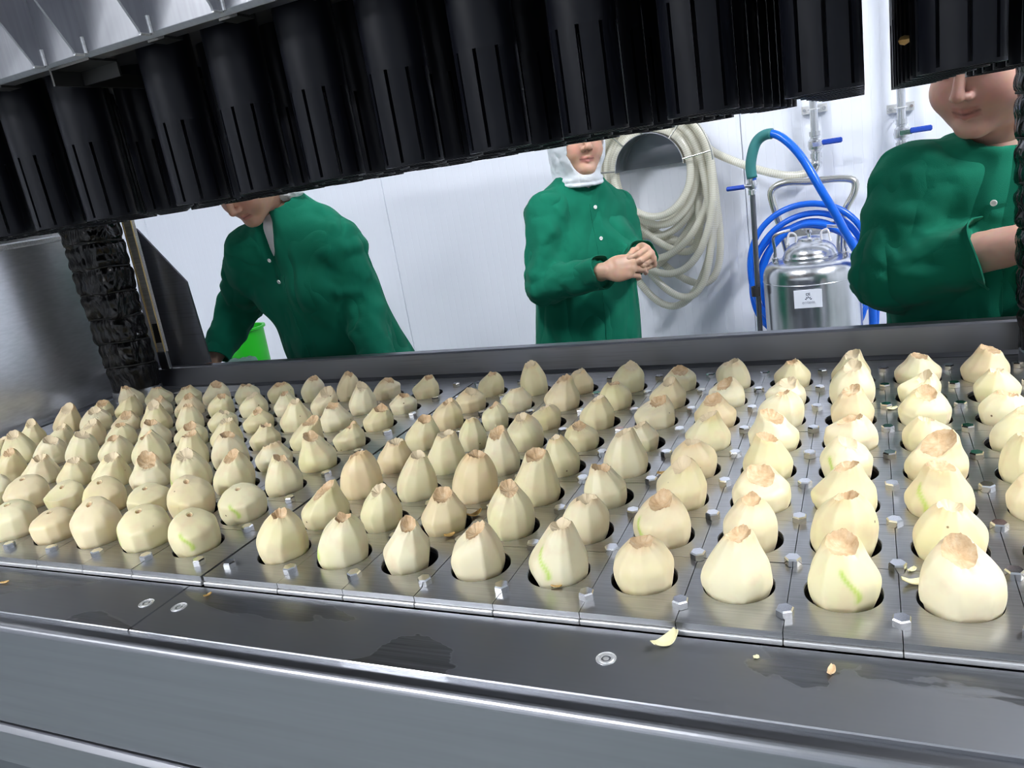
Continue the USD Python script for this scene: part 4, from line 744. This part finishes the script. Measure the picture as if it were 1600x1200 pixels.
# water pipes with ball valves
def valve_pipe(px, py0, pybr, pyv, pyh, label, elbow):
    y = 2.35; top = at(px, py0, y=y); v = at(px, pyv, y=y); x = v[0]; br = at(px, pybr, y=y)[2]; V = thing('valve_pipe', label, 'pipe', (0, 0, 0), group='steel wall pipes with blue handles')
    obj('pipe', tube([(x, y, v[2] + .03), (x, y, CEIL)], .0135, 18), M['tank'], V)
    obj('pipe_bracket', [rbox(x - .042, x + .042, 2.395, 2.4155, br - .014, br + .014, .001), tube([(x - .0165, 2.40, br), (x - .0165, y - .004, br), (x - .010, y - .0155, br), (x + .010, y - .0155, br), (x + .0165, y - .004, br), (x + .0165, 2.40, br)], .003, 6)], M['edge'], V)
    for s_ in (-1, 1): obj('bracket_bolt', hexbolt(0, 0, 0, .006, .005).apply_transform(trimesh.transformations.rotation_matrix(PI/2, (1, 0, 0))).apply_translation((x + s_*.033, 2.394, br)), M['bolt'], V)
    obj('valve_body', lathe([(0, .045), (.019, .045), (.019, .030), (.016, .028), (.016, .022), (.023, .014), (.025, 0), (.023, -.014), (.016, -.022), (.016, -.028), (.019, -.030), (.019, -.045), (0, -.045)], (x, y, v[2]), 24), M['tank'], V)
    obj('valve_stem', [cyl((x, y, v[2]), (x, y - .034, v[2] + .004), .008, 12), rbox(x - .008, x + .03, y - .038, y - .034, v[2] - .006, v[2] + .010, .001)], M['bolt'], V)
    h = v[2] + .004; obj('valve_handle', rbox(x + .022, x + .088, y - .041, y - .031, h - .008, h + .010, .004), M['handle'], V)
    if elbow: obj('elbow', tube(spline([(x, y, v[2] - .04), (x, y, v[2] - .062), (x - .008, y, v[2] - .082), (x - .024, y, v[2] - .094)], 16), [.0165]*5 + [.0185]*3 + [.0165]*8, 16), M['tank'], V)
    return V
valve_pipe(1274, 155, 170, 226, 224, 'steel wall pipe with blue valve handle, above the pressure tank', True)
valve_pipe(1409, 140, 168, 208, 205, 'steel wall pipe with blue handle behind the person at the right', False)
# pressure tank on its trolley
tx = at(1268, 440, y=2.04)[0]; ty = 2.04; tr = .150
zs_ = lambda py: at(1268, py, y=ty - tr)[2]
zt_, zsd = at(1265, 404, y=ty)[2], zs_(447)
PT = thing('pressure_tank', 'shiny stainless pressure tank with domed lid and a white printed label', 'tank', (tx, ty, 0))
obj('tank_shell', lathe([(0, .18), (.10, .18), (tr - .02, .19), (tr, .22), (tr, zsd), (tr + .0015, zsd + .002), (tr, zsd + .004)] + [(tr - .034 + .034*math.cos(t), zsd + .012 + (zt_ - zsd - .012)*math.sin(t)) for t in np.linspace(0, PI/2, 12)] + [(.088, zt_ + .004), (0, zt_ + .004)], n=72), M['tank'], PT)
lid = [(0, 0)] + [(.082, 0), (.085, .004), (.085, .010)] + [(.082*math.cos(t)**.7 + 0, .010 + .046*math.sin(t)) for t in np.linspace(.12, 1.16, 12)] + [(.036, .058), (.034, .064), (.024, .068), (0, .068)]
obj('lid', lathe([(r, z + zt_ + .003) for r, z in lid], n=56), M['tank'], PT); obj('lid_knob', lathe([(0, 0), (.007, 0), (.006, .012), (.010, .016), (.008, .024), (0, .026)], (0, 0, zt_ + .070), 20), M['bolt'], PT)
for s_ in (-1, 1):
    obj('lid_clamp', tube(spline([(s_*.040, -.02, zt_ + .060), (s_*.042, -.022, zt_ + .088), (s_*.056, -.024, zt_ + .092), (s_*.062, -.026, zt_ + .075), (s_*.066, -.028, zt_ + .055)], 20), .0035, 8), M['white'], PT)
    obj('side_valve', [tube(spline([(s_*.108, -.01, zt_ - .01), (s_*.108, -.01, zt_ + .055), (s_*.106, -.01, zt_ + .085), (s_*.090, -.01, zt_ + .094), (s_*.055, -.01, zt_ + .100)], 24), .005, 8), lathe([(0, 0), (.010, 0), (.010, .016), (.006, .020), (.006, .030), (0, .030)], (s_*.108, -.01, zt_ - .004), 14)], M['bolt'], PT)
for a in (50, 130, 270): obj('tank_foot', cyl((.12*math.cos(math.radians(a)), .12*math.sin(math.radians(a)), .185), (.14*math.cos(math.radians(a)), .14*math.sin(math.radians(a)), .0), .014, 12), M['tank'], PT)
# label: flat plate with its print; CE mark, emblem and name
lz = zs_(466); LW, LH = .083, .058
aL = -PI/2 - .0; ys_ = -(tr + .004)
LB = obj('label', rbox(-LW/2 - .003, LW/2 - .003, ys_ - .0012, ys_, lz - LH/2, lz + LH/2, .0004), M['label'], PT, label='white printed label')
obj('label_mount', rbox(-LW/2 + .01, LW/2 - .016, ys_, -tr + .008, lz - LH/2 + .008, lz + LH/2 - .008, .0004), M['label'], PT)
def printed(txt, h_, cx, cz, mt, name, bold=False):
    t_ = meshkit.text_mesh(txt, h_, .0004, bold); v = np.array(t_.vertices); wd = v[:, 0].max() + v[:, 0].min()
    t_.vertices = np.c_[v[:, 0] - wd/2 + cx, ys_ - .0013 - v[:, 2], v[:, 1] + cz]
    if t_.volume < 0: t_.invert()
    obj(name, t_, mt, LB)
printed('CE', .0075, -.002, lz + .011, M['ink'], 'mark', True); printed('entem', .0095, -.002, lz - .016, M['ink2'], 'lettering')
em = []
for x_, z_, a_ in ((-.0075, -.0005, 60), (-.0045, .0035, 30), (0, .0055, 0), (.0045, .0035, -30), (.0078, -.0005, -60)):
    l_ = Point(0, 0).buffer(1, quad_segs=6); from_ = np.array(l_.exterior.coords)*[.0016, .0030]; a_ = math.radians(a_); xy = np.c_[from_[:, 0]*math.cos(a_) - from_[:, 1]*math.sin(a_) + x_ - .002, from_[:, 0]*math.sin(a_) + from_[:, 1]*math.cos(a_) + z_ - .0005]
    e = prism(Polygon(xy), .0004); v = np.array(e.vertices); e.vertices = np.c_[v[:, 0], ys_ - .0013 - v[:, 2], v[:, 1] + lz]; em.append(e)
obj('emblem', em, M['ink'], LB)
# trolley frame behind the tank
TF = thing('tank_trolley', 'bent steel tube trolley handle rising behind the pressure tank', 'trolley', (0, 0, 0))
yh = 2.305
fr_ = [at(1232, 400, y=yh), at(1218, 350, y=yh), at(1206, 312, y=yh), at(1206, 297, y=yh), at(1216, 289, y=yh), at(1260, 284, y=yh), at(1322, 279, y=yh), at(1335, 283, y=yh), at(1336, 296, y=yh), at(1322, 325, y=yh), at(1314, 360, y=yh), at(1312, 400, y=yh)]
lo_ = [np.array([fr_[0][0] + .012, yh, .12])]; hi_ = [np.array([fr_[-1][0] - .0, yh, .12])]
p_ = np.vstack([[fr_[0]*.999], spline(fr_, 70)]); obj('handle_tube', tube(np.vstack([lo_, spline(fr_, 80), hi_]), .0125, 14), M['wire'], TF, smooth=True)
c0, c1 = at(1228, 362, y=yh), at(1320, 350, y=yh); zc = (c0[2] + c1[2])/2
obj('cross_bar', rbox(c0[0] - .01, c1[0] + .01, yh - .012, yh - .006, zc - .022, zc + .018, .002), M['wire'], TF)
for k_ in (.3, .7): obj('frame_bolt', hexbolt(0, 0, 0, .007, .006).apply_transform(trimesh.transformations.rotation_matrix(PI/2, (1, 0, 0))).apply_translation((c0[0] + k_*(c1[0] - c0[0]), yh - .0125, zc)), M['bolt'], TF)
obj('base_frame', [rbox(fr_[0][0] - .02, fr_[-1][0] + .02, yh - .02, yh + .02, .09, .13, .004)], M['wire'], TF)
for x_ in (fr_[0][0] - .04, fr_[-1][0] + .04): obj('wheel', lathe([(0, -.02), (.075, -.02), (.082, -.012), (.082, .012), (.075, .02), (0, .02)], n=28).apply_transform(trimesh.transformations.rotation_matrix(PI/2, (0, 1, 0))).apply_translation((x_, yh + .02, .083)), M['rub'], TF)
# cleaning lance with teal sleeve, blue hose
LN = thing('cleaning_lance', 'steel lance pipe with a blue lever standing left of the tank', 'lance', (0, 0, 0)); yl = 1.98
l0, l1 = at(1175, 290, y=yl), at(1188, 520, y=yl); ex = l0 + (l1 - l0)*1.9
obj('lance_pipe', tube([l0, ex], .0085, 14), M['dark'], LN); obj('lance_valve', lathe([(0, -.028), (.013, -.028), (.013, -.014), (.011, -.012), (.015, -.006), (.016, .004), (.013, .012), (.013, .030), (0, .030)], l0, 20), M['tank'], LN)
obj('lever_neck', tube([l0 + [0, -.016, 0], l0 + [-.02, -.018, .002], l0 + [-.042, -.018, .001]], .0055, 8), M['bolt'], LN)
h0, h1 = at(1164, 292, y=yl - .018), at(1135, 296, y=yl - .018); obj('lever_grip', tube([h0, h0 + (h1 - h0)*.06, h0 + (h1 - h0)*.94, h1], [.005, .0075, .0075, .005], 12), M['handle'], LN)
b_ = at(1181, 455, y=yl); obj('lance_clip', lathe([(.0085, -.016), (.0145, -.016), (.0145, .016), (.0085, .016)], b_, 18), M['rub'], LN)
BH = thing('blue_hose', 'blue rubber hose arching from the teal sleeve and looped around the tank', 'hose', (0, 0, 0))
arch = spline([at(1176, 282, y=yl), at(1173, 262, y=yl), at(1176, 238, y=yl), at(1184, 219, y=yl), at(1202, 209, y=yl - .01), at(1226, 218, y=yl - .03), at(1252, 245, y=yl - .05), at(1278, 288, y=yl - .07), at(1303, 330, y=yl - .06), at(1326, 372, y=yl - .03), at(1344, 402, y=yl + .0), at(1358, 440, y=yl + .06), at(1364, 500, y=yl + .10), at(1362, 580, y=yl + .12)], 160)
obj('hose_arch', tube(arch, .0125, 14), M['blue'], BH, smooth=True)
obj('sleeve', tube(arch[1:26], .0165, 16), M['teal'], BH, smooth=True, label='teal rubber sleeve')
def loop(cx, cy, rx, rz_, y, n=80, tilt=0, ph=0):
    c = at(cx, cy, y=y); t = np.linspace(0, 2*PI, n, endpoint=False); sq = np.sign(np.sin(t))*np.abs(np.sin(t))**.9
    return tube(np.c_[c[0] + rx*np.cos(t) + tilt*np.sin(2*t + ph), y + .006*np.sin(t + ph), c[2] + rz_*sq], .0105, 11, closed=True)
for args in ((1264, 424, .196, .232, 2.214, 80, .006), (1268, 430, .190, .215, 2.238, 80, -.008, 1), (1262, 442, .200, .205, 2.262, 80, .010, 2), (1270, 432, .172, .185, 2.222, 80, .012, 3), (1268, 446, .178, .225, 2.250, 80, -.012, .5)):
    obj('hose_loop', loop(*args), M['blue'], BH, smooth=True)
obj('hose_tail', tube(spline([at(1350, 350, y=2.03), at(1362, 385, y=2.02), at(1370, 450, y=2.06), at(1368, 520, y=2.1), at(1368, 640, y=2.12)], 50), .0105, 11), M['blue'], BH, smooth=True)
# green bin and bag behind the bent person
gb = at(384, 545, y=1.62); zt2 = at(384, 512, y=1.62)[2]
GB = thing('plastic_bin', 'bright green plastic bin glimpsed between arm and coat of the bent person', 'bin', (gb[0], 1.62, 0))
obj('bin_body', lathe([(0, .004), (.060, .004), (.065, .012), (.085, zt2 - .01), (.094, zt2 - .008), (.094, zt2), (.083, zt2), (.062, .016), (0, .016)], n=48), M['green'], GB)
SH = thing('side_shelf', 'narrow steel shelf behind the machine rim', 'shelf', (0, 0, 0)); obj('shelf_top', rbox(-1.235, -.30, .914, .975, D - .02, D - .012, .002), M['dark'], SH)
for x in (-1.20, -.76, -.34): obj('shelf_bracket', [box(x - .003, x + .003, .914, .97, D - .08, D - .0205)], M['dark'], SH)
bgp = at(371, 556, y=.955); bl = noisy(nets(lambda p: smin(ell(p, (0, 0, .026), (.055, .026, .032)), ell(p, (.030, .002, .036), (.020, .015, .018)), .02), (-.08, -.05, -.02), (.08, .05, .08), .004), .009, (40, 40, 40), 2)
bl.apply_translation((0, 0, -bl.vertices[:, 2].min())); BG = thing('plastic_bag', 'crumpled clear plastic bag on the shelf below the bent person', 'bag', (bgp[0] + .01, .952, D - .0118)); obj('film', bl, M['bag'], BG, smooth=20)
